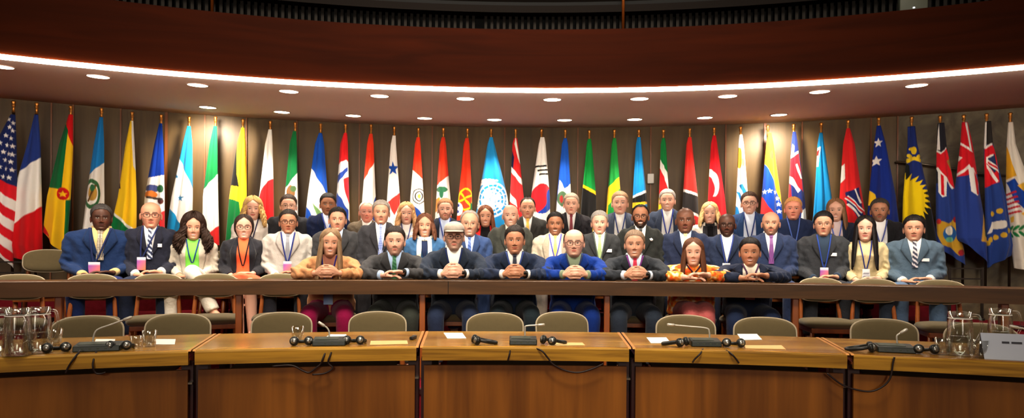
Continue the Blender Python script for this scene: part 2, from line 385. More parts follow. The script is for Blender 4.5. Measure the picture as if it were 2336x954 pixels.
chair0 = make_chair(); used = [False]
def place_chair(x, R, z, label, group, yaw=0, th=None):
    if th is None: th = ring(x, R, 700)[0]
    loc, rz = P(th, R, z), -th + yaw
    if not used[0]:
        used[0] = True; chair0.location = loc; chair0.rotation_euler = (0, 0, rz); tag(chair0, label, group=group); return chair0
    return dup(chair0, loc, rz, label, group)
# chairs behind the foreground tables (backrest at radius ~7.5)
G = 'taupe chairs behind the foreground tables'
for x, R, yaw, lab in ((187, 7.30, .05, 'empty taupe chair behind the left table, nearest the two water jugs'),
        (394, 7.33, 0, 'empty taupe chair behind the left table, next to the table joint'),
        (635, 7.33, 0, 'empty taupe chair left of the woman in magenta trousers, behind the table'),
        (857, 7.33, 0, 'empty taupe chair right of the woman in magenta trousers, behind the table'),
        (1129, 7.24, 0, 'empty taupe chair in front of the man in navy with the dark tie'),
        (1302, 7.36, .32, 'empty taupe chair in front of the man in the bright blue suit'),
        (1568, 7.24, -.05, 'empty taupe chair in front of the woman in the orange patterned blouse'),
        (1752, 7.20, -.05, 'empty taupe chair in front of the black-haired person in navy and cream'),
        (2028, 7.33, -.05, 'empty taupe chair behind the right table section, left of the tumbler'),
        (2258, 7.25, 0, 'empty taupe chair between the two water jugs at the right')):
    place_chair(x, R, 0, lab, G, yaw)
R_PA = 9.02
G = 'taupe chairs behind the raised desk'
for x, yaw, lab in ((28, 0, 'empty taupe chair behind the raised desk at the far left edge'),
        (200, 0, 'empty taupe chair behind the raised desk in front of the man in the blue suit'),
        (357, .1, 'empty taupe chair behind the raised desk in front of the bald man with glasses'),
        (487, .1, 'empty taupe chair behind the raised desk in front of the woman with big curly hair'),
        (636, .05, 'empty taupe chair at the raised desk before the man in the light grey jacket'),
        (1886, .15, 'empty taupe chair at the raised desk before the man with the dark sweater'),
        (2001, 0, 'empty taupe chair behind the raised desk in front of the long-haired woman in cream'),
        (2160, .1, 'empty taupe chair at the raised desk right of the man in slate blue')):
    place_chair(x, R_PA + .0, Z_A, lab, G, yaw)
R_PB = 9.74
G = 'taupe chairs on the second step'
place_chair(99, R_PB, Z_B, 'empty taupe chair on the middle step left of the man in the blue suit', G)
place_chair(506, R_PB + .02, Z_B, 'empty taupe chair between the curly-haired woman and the woman in the orange skirt', G)
# ------------------------------------------------------------------ flags: drape outlines and patterns (picture columns/rows -> metres on the flag's own cloth)
M_flag = painted('flag_cloth', .8, sheen=.15, spec=.15)
W_ = (236, 234, 228); RED = (206, 30, 34); BLU = (16, 60, 150); LBL = (20, 130, 195); GRN = (10, 120, 62); YEL = (246, 200, 30); BLK = (26, 24, 24); NAVY = (22, 36, 96); ORG = (226, 66, 36); GOLD = (214, 160, 30); UKR = (214, 30, 44)
def below(ax, ay, bx, by): return lambda X, Y: (bx-ax)*(Y-ay) - (by-ay)*(X-ax) > 0
def poly(*p):
    def f(X, Y):
        ins = np.zeros(X.shape, bool); n = len(p)//2
        for i in range(n):
            x1, y1 = p[2*i], p[2*i+1]; x2, y2 = p[2*((i+1) % n)], p[2*((i+1) % n)+1]
            c = ((y1 > Y) != (y2 > Y)) & (X < (x2-x1)*(Y-y1)/((y2-y1) if y2 != y1 else 1e-9) + x1); ins ^= c
        return ins
    return f
def disc(cx, cy, rx, ry=None, r0=0, rot=0):
    ry = ry or rx; c, s = math.cos(rot), math.sin(rot)
    def f(X, Y):
        dx, dy = X-cx, Y-cy; u, v = (dx*c + dy*s)/rx, (-dx*s + dy*c)/ry
        q = np.hypot(u, v); return (q <= 1) & (q >= r0)
    return f
def star(cx, cy, r, n=5, k=.42, rot=0, sx=1.0):
    p = []
    for i in range(2*n):
        a = rot - PI/2 + PI*i/n; q = r if i % 2 == 0 else r*k
        p += [cx + q*math.cos(a)*sx, cy + q*math.sin(a)]
    return poly(*p)
def band(x1, y1, x2, y2, w):
    L = math.hypot(x2-x1, y2-y1); nx, ny = -(y2-y1)/L*w/2, (x2-x1)/L*w/2
    return poly(x1+nx, y1+ny, x2+nx, y2+ny, x2-nx, y2-ny, x1-nx, y1-ny)
def leaves(pts, r, col):
    return [(disc(x, y, r, r*.45, rot=a), col) for x, y, a in pts]
def un():
    ops = [(disc(1124, 458, 33, 40, .90), W_)]
    for rr in (.30, .50, .70): ops.append((disc(1124, 458, 33*rr+2, 40*rr+2, 1-2.6/(33*rr+2)), W_))
    for k in range(8):
        a = PI*k/8; ops.append((band(1124-31*math.cos(a), 458-38*math.sin(a), 1124+31*math.cos(a), 458+38*math.sin(a), 1.6), W_))
    for x, y, rx, ry, ro in ((1113, 446, 7, 11, .5), (1108, 462, 8, 7, 0), (1121, 470, 6, 10, -.4), (1136, 452, 5, 9, .3), (1139, 470, 6, 6, 0), (1128, 440, 4, 6, .6)): ops.append((disc(x, y, rx, ry, rot=ro), W_))
    for k in range(10):
        t = k/9; ops.append((disc(1092 + 36*t, 424 - 11*t + 9*t*t - (k % 2)*7, 8, 2.6, rot=-.5+.5*t), W_))
        ops.append((disc(1090 + 10*t*t, 432 + 70*t, 6, 2.4, rot=1.0-.5*(k % 2)), W_)); ops.append((disc(1156 - 6*t*t, 446 + 50*t, 6, 2.4, rot=2.0+.5*(k % 2)), W_))
    return ops
def stripes(n, f0, f1, cols):
    """n bands between line f0 and f1 given as (yL,yR) at columns x0,x1"""
    x0, x1, a, b = f0[0], f0[1], f0[2:], f1[2:]
    return [(below(x0, a[0]+(b[0]-a[0])*i/n, x1, a[1]+(b[1]-a[1])*i/n), cols[i % len(cols)]) for i in range(n)]
us_stars = [(star(x, y, 6, sx=.8), W_) for x, y in ((24, 292), (30, 300), (18, 312), (28, 318), (9, 330), (20, 334), (31, 336), (14, 350), (25, 354), (5, 362), (17, 368), (29, 372), (8, 384), (20, 388), (31, 390), (4, 402), (14, 406), (27, 408), (22, 274), (30, 282), (31, 355))]
sun = [(disc(2058, 460, 44, 50), (244, 214, 20))] + [(poly(2058+42*math.cos(a-.09), 460+48*math.sin(a-.09), 2058+58*math.cos(a+.10), 460+66*math.sin(a+.10), 2058+42*math.cos(a+.13), 460+48*math.sin(a+.13)), (244, 214, 20)) for a in np.arange(-1.75, 1.6, .215)]
# (apex x, finial y, [(y, left, right), ...], bottom-left y, bottom-right y, base colour, pattern, label)
FLAGS = [
(29, 229, [(262, 25, 33), (330, -2, 36), (450, -24, 38), (560, -22, 33), (612, 8, 32)], 566, 612, (30, 44, 100), us_stars + [(below(-20, 398, 38, 428), UKR)] + stripes(9, (-20, 38, 400, 436), (-20, 38, 576, 660), [UKR, W_]),
 'flag with white stars on blue above red and white stripes, leftmost of all'),
(82, 233, [(262, 79, 85), (330, 67, 91), (450, 42, 96), (560, 33, 98), (612, 50, 97)], 588, 600, (40, 62, 132), [(below(60, 388, 92, 360), W_), (below(33, 520, 98, 470), (206, 22, 30))],
 'blue, white and red flag hanging beside the starred and striped flag at the far left'),
(160, 240, [(262, 157, 164), (330, 140, 165), (450, 119, 162), (560, 110, 158), (590, 114, 158)], 530, 590, YEL, [(poly(150, 255, 172, 255, 168, 345, 154, 300), (206, 24, 28)), (poly(150, 275, 156, 300, 147, 436, 115, 428, 135, 330), (20, 110, 60)), (poly(153, 458, 170, 455, 168, 600, 148, 600), (20, 110, 60)), (poly(100, 500, 113, 512, 148, 600, 100, 600), (206, 24, 28)), (disc(149, 444, 10, 14), (206, 24, 28)), (star(149, 445, 8), YEL), (star(119, 543, 7), YEL)],
 'green, yellow and red flag with a small red disc and gold star'),
(230, 245, [(268, 227, 233), (330, 217, 236), (450, 203, 237), (560, 192, 236)], 560, 560, (30, 128, 196), [(below(205, 404, 236, 372), W_), (disc(214, 444, 17, 34, .72), (60, 110, 70)), (disc(216, 442, 8, 18), (190, 150, 70)), (band(208, 462, 222, 424, 4), (110, 80, 40)), (disc(216, 430, 5, 8), (60, 120, 80))],
 'light blue and white flag with a green wreath emblem, fourth from the left'),
(300, 254, [(276, 297, 302), (330, 288, 305), (450, 274, 310), (560, 255, 312)], 560, 560, (244, 204, 36), [(poly(299, 276, 304, 276, 308, 392, 304, 380), W_), (poly(262, 400, 279, 420, 281, 432, 262, 432), (70, 30, 26)), (below(264, 482, 312, 528), W_), (below(262, 486, 312, 536), GRN)],
 'yellow flag with thin white edge and green lower corner, fifth from the left'),
(366, 260, [(282, 363, 368), (330, 354, 371), (450, 337, 376), (560, 330, 378)], 560, 560, (18, 62, 160), [(below(336, 410, 374, 400), W_), (disc(352, 432, 14, 9), (70, 80, 130)), (disc(349, 446, 13, 9), (200, 120, 50)), (disc(367, 432, 6, 9), (40, 90, 60)), (disc(368, 460, 6, 7), (90, 40, 40)), (band(340, 452, 372, 456, 5), (70, 60, 60)), (below(345, 500, 378, 480), (214, 40, 44))],
 'blue, white and red flag with a coat of arms behind the bald man with glasses'),
(430, 265, [(288, 427, 433), (330, 418, 437), (450, 398, 440), (560, 384, 440)], 560, 560, (24, 136, 186), [(below(416, 372, 440, 432), W_), (star(407, 405, 6), (24, 120, 170)), (star(416, 454, 9), (24, 120, 170)), (below(393, 475, 440, 545), (24, 136, 186))],
 'turquoise and white flag with two small blue stars'),
(490, 265, [(288, 487, 493), (330, 479, 495), (450, 466, 498), (560, 464, 500)], 560, 560, (20, 118, 64), [(below(466, 436, 498, 396), W_), (below(464, 545, 500, 515), (206, 44, 44))],
 'green, white and red flag without emblem behind the woman with big curly hair'),
(553, 271, [(292, 550, 556), (330, 541, 559), (450, 527, 563), (560, 520, 566)], 560, 560, (246, 206, 40), [(poly(520, 300, 542, 330, 541, 400, 547, 428, 525, 424), BLK), (poly(500, 452, 528, 455, 548, 462, 552, 500, 560, 600, 510, 600), (16, 122, 62))],
 'yellow flag with black and green fields'),
(615, 275, [(296, 612, 618), (330, 605, 620), (450, 594, 624), (560, 590, 628)], 560, 560, W_, [(disc(627, 468, 33, 60), (206, 40, 44))],
 'white flag with a big red disc'),
(672, 278, [(300, 668, 674), (330, 661, 676), (450, 652, 680), (560, 646, 682)], 560, 560, (20, 118, 64), [(below(652, 432, 680, 392), W_), (disc(664, 440, 9, 16), (150, 110, 70)), (disc(670, 432, 6, 7), (90, 120, 80)), (below(640, 560, 680, 510), (206, 40, 40))],
 'green and white flag with a brown eagle emblem'),
(730, 281, [(304, 727, 733), (330, 719, 738), (450, 704, 748), (560, 692, 756)], 560, 560, (26, 86, 184), [(below(710, 382, 748, 448), W_), (poly(716, 464, 728, 478, 742, 500, 728, 498), (120, 160, 100)), (below(698, 468, 752, 552), (26, 86, 184))],
 'deep blue flag with a broad white diagonal band'),
(787, 282, [(304, 784, 790), (330, 776, 792), (450, 768, 795), (560, 762, 798)], 560, 560, (222, 40, 46), [(poly(760, 400, 776, 372, 790, 366, 800, 380, 800, 400, 784, 410, 786, 430, 796, 470, 796, 600, 750, 600, 762, 470), W_), (poly(770, 402, 792, 382, 792, 392, 771, 420), (40, 70, 150)), (poly(770, 440, 778, 452, 794, 480, 794, 540, 780, 500, 766, 460), (40, 70, 150)), (poly(790, 420, 797, 410, 800, 470, 793, 452), (206, 40, 60))],
 'red flag with a white and blue cross, right of the deep blue and white one'),
(845, 283, [(306, 842, 848), (330, 837, 851), (450, 828, 857), (560, 820, 860)], 560, 560, ORG, [(below(833, 408, 857, 364), W_), (below(846, 480, 860, 440), (40, 70, 150))],
 'red, white and blue flag behind the white-haired man in the brown jacket'),
(898, 288, [(310, 895, 901), (330, 891, 902), (450, 884, 912), (560, 878, 916)], 560, 560, W_, [(star(896, 386, 17, sx=.75), (30, 80, 170)), (poly(885, 462, 912, 440, 912, 468, 900, 492), (222, 60, 52))],
 'white flag with a blue star and a red patch'),
(953, 291, [(314, 950, 956), (330, 946, 958), (450, 936, 966), (560, 930, 972)], 560, 560, ORG, [(below(938, 386, 964, 410), W_), (disc(956, 449, 14, 18, .88), BLK), (disc(956, 449, 9, 12, .8), BLK), (disc(956, 449, 4, 5), (190, 190, 90)), (below(925, 452, 968, 492), (40, 80, 160))],
 'red and white flag with a thin ringed seal'),
(1010, 291, [(314, 1007, 1013), (330, 1003, 1016), (450, 995, 1026), (560, 988, 1032)], 560, 560, ORG, [(below(997, 424, 1024, 400), W_), (disc(1008, 434, 13, 7), (50, 110, 80)), (disc(1007, 442, 4, 12), (50, 110, 80)), (poly(994, 455, 1004, 452, 1006, 480, 992, 486), (220, 140, 40)), (below(985, 520, 1032, 490), ORG)],
 'red and white flag with green tree emblem behind the bearded man at back'),
(1065, 292, [(316, 1061, 1067), (330, 1057, 1069), (450, 1047, 1076), (560, 1040, 1080)], 560, 560, ORG, [(disc(1062, 456, 16, 26, .84), YEL), (band(1050, 440, 1074, 474, 4), YEL), (band(1046, 462, 1076, 446, 4), YEL), (disc(1046, 478, 9, 15), W_), (disc(1046, 470, 3, 4), (40, 60, 140)), (disc(1045, 484, 3, 4), (40, 60, 140)), (poly(1072, 462, 1082, 470, 1084, 560, 1070, 520), GRN)],
 'red flag with a yellow ring emblem left of the pale blue flag'),
(1119, 293, [(314, 1116, 1122), (330, 1111, 1126), (450, 1092, 1156), (560, 1078, 1174)], 560, 560, (38, 146, 206), un(),
 'sky blue flag with a large white globe and wreath emblem in the centre'),
(1175, 294, [(316, 1172, 1178), (330, 1168, 1180), (450, 1163, 1193), (560, 1160, 1200)], 560, 560, (222, 48, 50), [(poly(1168, 345, 1164, 390, 1170, 392, 1172, 360), (40, 40, 80)), (poly(1165, 380, 1190, 412, 1189, 424, 1164, 392), W_), (poly(1175, 312, 1186, 378, 1183, 372, 1172, 330), W_), (poly(1163, 440, 1176, 458, 1180, 475, 1163, 460), W_)],
 'red flag with white diagonal lines right of the pale blue flag'),
(1234, 294, [(314, 1232, 1240), (330, 1228, 1243), (450, 1212, 1254), (560, 1204, 1256)], 560, 560, W_, [(disc(1236, 455, 25, 34), (206, 36, 48)), (lambda X, Y: ((X-1236)/25)**2 + ((Y-455)/34)**2 < 1, (206, 36, 48)), (lambda X, Y: (((X-1236)/25)**2 + ((Y-455)/34)**2 < 1) & ((Y-455)*.5 + (X-1236)*.9 > 8 + 6*np.sin((Y-455)/10)), (28, 70, 170))] + [(band(1220+q*.5, 382+q, 1246+q*.4, 380+q, 4), BLK) for q in (0, 9, 18)],
 'white flag with a red and blue disc and black bars'),
(1288, 295, [(316, 1285, 1291), (330, 1281, 1294), (450, 1271, 1303), (560, 1264, 1308)], 560, 560, (28, 86, 180), [(poly(1276, 412, 1288, 432, 1301, 420, 1310, 600, 1256, 600), W_), (disc(1282, 455, 11, 18), (90, 120, 90)), (disc(1280, 456, 5, 9), (170, 60, 60))],
 'blue and white flag with a small shield emblem'),
(1343, 296, [(318, 1340, 1346), (330, 1337, 1348), (450, 1327, 1358), (560, 1322, 1360)], 560, 560, (20, 146, 66), [(below(1329, 422, 1357, 438), YEL), (below(1329, 429, 1357, 446), BLK), (below(1316, 480, 1350, 512), YEL)],
 'green flag with a yellow line above black'),
(1400, 295, [(316, 1397, 1403), (330, 1394, 1405), (450, 1385, 1414), (560, 1380, 1418)], 560, 560, (40, 150, 70), [(poly(1386, 430, 1413, 402, 1413, 600, 1370, 600, 1384, 480), (240, 204, 40)), (poly(1388, 470, 1412, 430, 1416, 600, 1380, 600), (40, 150, 70))],
 'green flag with a yellow diamond edge'),
(1456, 295, [(314, 1453, 1459), (330, 1450, 1461), (450, 1443, 1474), (560, 1438, 1478)], 560, 560, (24, 136, 200), [(below(1443, 448, 1475, 434), W_), (below(1443, 453, 1475, 440), BLK), (poly(1440, 464, 1478, 462, 1478, 480, 1440, 475), (236, 190, 40)), (poly(1466, 470, 1478, 465, 1478, 600, 1466, 600), (24, 136, 200))],
 'light blue flag with white, black and yellow below'),
(1512, 295, [(316, 1509, 1515), (330, 1506, 1517), (450, 1503, 1524), (560, 1498, 1526)], 560, 560, (22, 130, 66), [(poly(1500, 352, 1504, 362, 1520, 395, 1524, 440, 1524, 600, 1490, 600), W_), (poly(1500, 374, 1508, 392, 1518, 418, 1525, 446, 1525, 600, 1490, 600), (206, 40, 44)), (poly(1490, 458, 1503, 450, 1512, 470, 1516, 600, 1490, 600), (244, 190, 40))],
 'green, white, red and yellow flag beside the white wall plate'),
(1572, 292, [(314, 1569, 1575), (330, 1565, 1577), (450, 1557, 1589), (560, 1552, 1592)], 560, 560, (222, 52, 46), [(below(1557, 432, 1590, 444), W_), (below(1557, 438, 1590, 450), (44, 40, 40)), (below(1553, 472, 1592, 492), W_), (below(1553, 478, 1592, 498), (206, 44, 44))],
 'red flag with a white-edged black band'),
(1628, 290, [(310, 1625, 1631), (330, 1621, 1634), (450, 1614, 1650), (560, 1608, 1660)], 560, 560, (208, 30, 42), [(lambda X, Y: (((X-1612)/25)**2 + ((Y-424)/38)**2 < 1) & (((X-1605)/24)**2 + ((Y-433)/34)**2 > 1) & (Y < 450), W_)],
 'red flag with a white crescent'),
(1688, 288, [(308, 1685, 1691), (330, 1683, 1694), (450, 1680, 1704), (560, 1674, 1710)], 560, 560, W_, [(disc(1685, 362, 6, 24), (196, 160, 60)), (disc(1693, 372, 3, 10), (206, 180, 110)), (poly(1684, 424, 1692, 420, 1704, 448, 1702, 460), (40, 130, 190)), (poly(1680, 438, 1686, 440, 1704, 492, 1700, 500), (40, 130, 190)), (poly(1678, 470, 1682, 474, 1690, 510, 1676, 505), (40, 130, 190))],
 'white flag with blue stripes and a golden sun'),
(1750, 285, [(304, 1751, 1757), (330, 1747, 1762), (450, 1736, 1777), (560, 1728, 1784)], 560, 560, (244, 192, 40), [(poly(1742, 375, 1752, 388, 1762, 420, 1772, 448, 1782, 480, 1790, 600, 1720, 600, 1735, 440), (24, 76, 176)), (below(1735, 448, 1768, 500), (214, 50, 54)), (lambda X, Y: below(1735, 448, 1768, 500)(X, Y) & (X > 1764), (24, 76, 176)), (disc(1757, 356, 3, 10), (110, 80, 50))] + [(star(x, y, 6), W_) for x, y in ((1742, 440), (1753, 438), (1764, 441), (1770, 455), (1773, 468), (1774, 484))],
 'yellow, blue and red flag with an arc of white stars'),
(1809, 282, [(302, 1807, 1813), (330, 1804, 1817), (450, 1799, 1832), (560, 1790, 1842)], 560, 560, (34, 48, 110), [(poly(1806, 330, 1810, 336, 1808, 355, 1803, 360), W_), (poly(1802, 362, 1818, 348, 1824, 400, 1828, 440, 1800, 410), UKR), (poly(1803, 356, 1818, 346, 1818, 351, 1803, 363), W_), (poly(1800, 402, 1806, 408, 1822, 436, 1818, 442, 1800, 418), W_), (poly(1799, 420, 1803, 424, 1804, 470, 1798, 470), UKR), (poly(1812, 378, 1816, 376, 1826, 410, 1822, 410), W_), (poly(1824, 482, 1838, 474, 1838, 520, 1822, 510), W_)],
 'dark blue flag with a red and white cross corner behind the ginger-haired man'),
(1872, 279, [(304, 1868, 1874), (330, 1864, 1877), (450, 1858, 1892), (560, 1852, 1896)], 560, 560, (30, 142, 200), [(poly(1862, 340, 1870, 336, 1866, 382, 1860, 382), W_), (poly(1863, 346, 1868, 342, 1866, 356, 1862, 358), (206, 50, 50))],
 'plain light blue flag with a small white and red star'),
(1933, 273, [(294, 1930, 1936), (330, 1923, 1946), (450, 1915, 1961), (560, 1912, 1976)], 560, 560, (222, 44, 46), [(poly(1914, 385, 1925, 375, 1926, 410, 1916, 420), W_), (poly(1926, 442, 1954, 430, 1966, 520, 1950, 500, 1930, 470), (40, 50, 110)), (band(1928, 452, 1962, 486, 9), W_), (band(1928, 452, 1962, 486, 4), UKR), (band(1930, 468, 1964, 506, 5), W_), (band(1944, 434, 1958, 466, 4), W_)],
 'red flag with a small blue and white crossed corner'),
(2003, 267, [(288, 1999, 2006), (330, 1994, 2016), (450, 1984, 2037), (560, 1974, 2048)], 560, 560, (26, 52, 140), [(star(2001, 328, 12, sx=.75), W_), (star(1997, 370, 13, sx=.9), W_), (poly(1980, 430, 1994, 446, 1998, 470, 1976, 470), (240, 200, 40))],
 'royal blue flag with two white stars'),
(2078, 265, [(290, 2070, 2084), (330, 2070, 2088), (360, 2068, 2094), (450, 2060, 2110), (560, 2056, 2126)], 560, 560, (34, 52, 120), [(poly(2066, 372, 2072, 380, 2076, 414, 2096, 432, 2108, 440, 2130, 600, 2050, 600), (30, 32, 30))] + sun + [(disc(2081, 346, 5, 9), (230, 200, 40)), (disc(2073, 358, 6, 4, rot=.8), (230, 200, 40)), (disc(2090, 360, 6, 4, rot=-.8), (230, 200, 40)), (disc(2077, 342, 6, 4), (230, 200, 40)), (poly(2066, 364, 2082, 360, 2096, 366, 2094, 374, 2081, 368, 2068, 374), (230, 200, 40))],
 'black and blue flag with a large yellow half sun and gold lily'),
(2143, 263, [(282, 2138, 2150), (330, 2136, 2154), (450, 2133, 2172), (560, 2133, 2186), (628, 2158, 2192)], 566, 606, (46, 70, 140), [(poly(2132, 276, 2160, 276, 2158, 340, 2168, 420, 2132, 420), (44, 44, 52)), (poly(2140, 282, 2142, 345, 2136, 343, 2138, 300), W_), (poly(2134, 345, 2144, 350, 2154, 340, 2160, 365, 2168, 410, 2170, 434, 2150, 410, 2134, 386), UKR), (poly(2134, 342, 2144, 350, 2154, 338, 2154, 342, 2143, 354, 2134, 347), W_), (poly(2134, 384, 2138, 384, 2168, 432, 2165, 434, 2136, 392), W_), (poly(2137, 388, 2153, 408, 2152, 450, 2146, 452, 2138, 440), W_), (poly(2143, 398, 2148, 404, 2149, 449, 2144, 446), UKR), (poly(2155, 370, 2160, 364, 2167, 395, 2164, 395), (150, 120, 60)), (poly(2134, 505, 2146, 506, 2156, 512, 2170, 500, 2178, 496, 2178, 540, 2188, 580, 2178, 584, 2160, 566, 2146, 560, 2136, 536), (200, 160, 50)), (disc(2160, 535, 13, 18), (40, 100, 160)), (disc(2158, 528, 7, 10), (230, 225, 210)), (disc(2139, 507, 5, 6), (190, 50, 50)), (disc(2181, 577, 5, 7), (170, 40, 50)), (disc(2172, 503, 5, 7), (150, 30, 40)), (disc(2158, 548, 7, 6), (110, 180, 150))],
 'dark blue flag with red and white cross above golden crest, fourth from right'),
(2197, 261, [(280, 2193, 2203), (330, 2190, 2212), (450, 2179, 2228), (545, 2177, 2244), (626, 2226, 2245)], 546, 612, (46, 70, 144), [(poly(2190, 280, 2214, 280, 2222, 400, 2184, 405), UKR), (poly(2198, 282, 2202, 282, 2210, 346, 2207, 346), W_), (poly(2190, 326, 2207, 342, 2212, 350, 2207, 348, 2190, 332), W_), (poly(2184, 398, 2205, 378, 2222, 420, 2222, 430, 2204, 388, 2184, 404), W_), (poly(2203, 386, 2212, 386, 2223, 420, 2222, 444, 2218, 450, 2208, 440), W_), (poly(2213, 394, 2222, 416, 2222, 448, 2217, 446), UKR), (poly(2186, 355, 2193, 362, 2187, 370), W_), (poly(2236, 482, 2246, 478, 2246, 556, 2224, 552, 2226, 520), (214, 170, 60)), (poly(2234, 520, 2246, 524, 2246, 548, 2232, 540), (60, 100, 60)), (poly(2238, 490, 2246, 486, 2246, 522, 2232, 524), (150, 90, 30))],
 'dark blue flag with broad red and white cross above golden shield, third from right'),
(2249, 258, [(278, 2246, 2256), (330, 2244, 2260), (450, 2246, 2284), (560, 2246, 2300), (612, 2250, 2286)], 612, 584, (44, 72, 140), [(poly(2244, 276, 2262, 276, 2260, 332, 2246, 332), (56, 52, 48)), (poly(2245, 280, 2248, 280, 2247, 340, 2244, 340), W_), (poly(2245, 338, 2258, 332, 2266, 350, 2270, 418, 2245, 430), UKR), (poly(2245, 336, 2258, 328, 2258, 333, 2245, 342), W_), (poly(2247, 362, 2262, 354, 2266, 388, 2262, 398, 2248, 372), (40, 60, 100)), (poly(2247, 360, 2260, 354, 2260, 358, 2249, 364, 2268, 384, 2270, 398, 2247, 374), W_), (poly(2250, 370, 2268, 386, 2268, 391, 2249, 374), UKR), (poly(2247, 376, 2256, 388, 2268, 416, 2265, 420, 2248, 386), W_), (disc(2270, 515, 14, 9, rot=-.3), (224, 220, 208)), (poly(2248, 535, 2256, 508, 2268, 508, 2258, 530), (224, 220, 208))] + [(disc(x, y, 4.5, 6), (206, 170, 50)) for x, y in ((2258, 490), (2270, 484), (2254, 548), (2265, 543), (2276, 538), (2287, 528), (2248, 556))],
 'dark blue flag with a white dove-like crest ringed by gold dots, second from the right'),
(2303, 256, [(280, 2299, 2307), (330, 2296, 2312), (450, 2293, 2345), (560, 2302, 2352), (622, 2310, 2356)], 612, 622, (226, 220, 206), [(poly(2296, 335, 2304, 375, 2312, 404, 2294, 412, 2294, 350), (222, 170, 40)), (poly(2294, 418, 2308, 410, 2318, 430, 2330, 446, 2336, 474, 2326, 480, 2308, 462), (24, 72, 160)), (poly(2312, 426, 2324, 420, 2340, 430, 2340, 470, 2330, 444), (226, 180, 60)), (poly(2293, 440, 2306, 462, 2318, 478, 2298, 490, 2293, 470), W_)] + [(poly(2293, y, 2310+k*2, y-6, 2312+k*2, y-2, 2293, y+5), (196, 40, 50)) for k, y in enumerate((444, 455, 466, 477, 488))] + [(poly(2318, 490, 2336, 478, 2350, 500, 2350, 510), (226, 180, 60)), (poly(2300, 498, 2308, 494, 2308, 508, 2302, 510), (226, 180, 60))] + [(disc(2302+9*k, 530-1.0*k+s*7, 8, 3, rot=s*.9), (30, 130, 70)) for k in range(6) for s in (-1, 1)],
 'white flag with yellow, blue and red crest and green leaf spray at the far right'),
]
M_pole = mat('dark_flagpole', (44, 30, 18), .4, spec=.5)
M_fin = mat('brass_finial', (176, 120, 54), .32, .75)
def make_flag(i, F_):
    ax, fy, out, ybl, ybr, base, ops, label = F_
    th, d = ring(ax, R_FLAG, 400); s = d/F           # metres per picture pixel at the pole
    ztop = ring_z(ax, fy, R_FLAG)
    root = empty('draped_flag', P(th, R_FLAG, Z_F), -th, label, 'flag', 'row of flags on poles along the back wall')
    h = ztop - Z_F
    MB().tube([(0, 0, .02), (0, 0, h-.045)], .0115, 10).build('pole', M_pole, root)
    MB().lathe([(.001, h), (.016, h-.006), (.021, h-.018), (.012, h-.032), (.017, h-.045), (.017, h-.055), (.012, h-.062), (.012, h-.11), (.0155, h-.12)], 12).build('finial', M_fin, root)
    MB().lathe([(.15, 0), (.15, .012), (.05, .03), (.02, .06), (.02, .09)], 20).build('pole_base', M_pole, root)
    ys = [o_[0] for o_ in out]; ls = [o_[1] for o_ in out]; rs = [o_[2] for o_ in out]
    NX, NY = 80, 190
    S = np.linspace(-1, 1, NX)[None, :]*np.ones((NY, 1)); T = np.linspace(0, 1, NY)[:, None]*np.ones((1, NX))
    yb = ybl + (ybr - ybl)*(S+1)/2
    Y = ys[0] + T*(yb - ys[0])
    L = np.interp(Y, ys, ls); Rr = np.interp(Y, ys, rs)
    X = L + (Rr - L)*(S+1)/2
    col = np.tile(np.array(lin(base)), (NY, NX, 1))
    gx, gy = np.gradient(X, axis=1), np.gradient(Y, axis=0); acc = 0
    for ox in (-.25, .25):
        for oy in (-.25, .25):
            c_ = np.tile(np.array(lin(base)), (NY, NX, 1)); XX, YY = X + gx*ox*1.6, Y + gy*oy*1.6
            for f, c in ops: c_[f(XX, YY)] = lin(c)
            acc = acc + c_/4
    col = acc
    # metres in the flag's own frame; the cloth hangs on the near side of the pole
    cx = math.cos(th)
    w = (Rr - L)*s/2
    lx = (X - ax)*s
    z0 = ring_z(ax, 0, R_FLAG); lz = z0 - Y*s - Z_F
    rg = np.random.default_rng(100+i); ph = rg.uniform(0, 6, 4); k1 = rg.uniform(2.0, 3.2); k2 = rg.uniform(4.5, 6.5)
    fold = (np.sin(S*k1 + ph[0] + T*1.2)*.5 + np.sin(S*k2 + ph[1] - T*1.6)*.42 + np.sin(S*9.5 + ph[2] + T*2)*.14)
    amp = np.minimum(.62*w, .07)*(.4 + .6*T)
    ly = -.014 - w*.55*np.sqrt(np.maximum(0, 1 - .92*S**2)) - amp*(1 + fold)*.75*(1 - .55*S**4)
    ly -= .03*np.exp(-((T-.5)/.35)**2)*0
    lx = lx + amp*.12*np.sin(S*6 + ph[3] + T*3)
    V = np.stack([lx, ly, lz], -1).reshape(-1, 3)
    Fc = [(j*NX+k, (j+1)*NX+k, (j+1)*NX+k+1, j*NX+k+1) for j in range(NY-1) for k in range(NX-1)]
    cl = obj('cloth', V, Fc, M_flag, root, cols=col.reshape(-1, 3))
    so = cl.modifiers.new('thickness', 'SOLIDIFY'); so.thickness = .003; so.offset = 1
for i, F_ in enumerate(FLAGS): make_flag(i, F_)
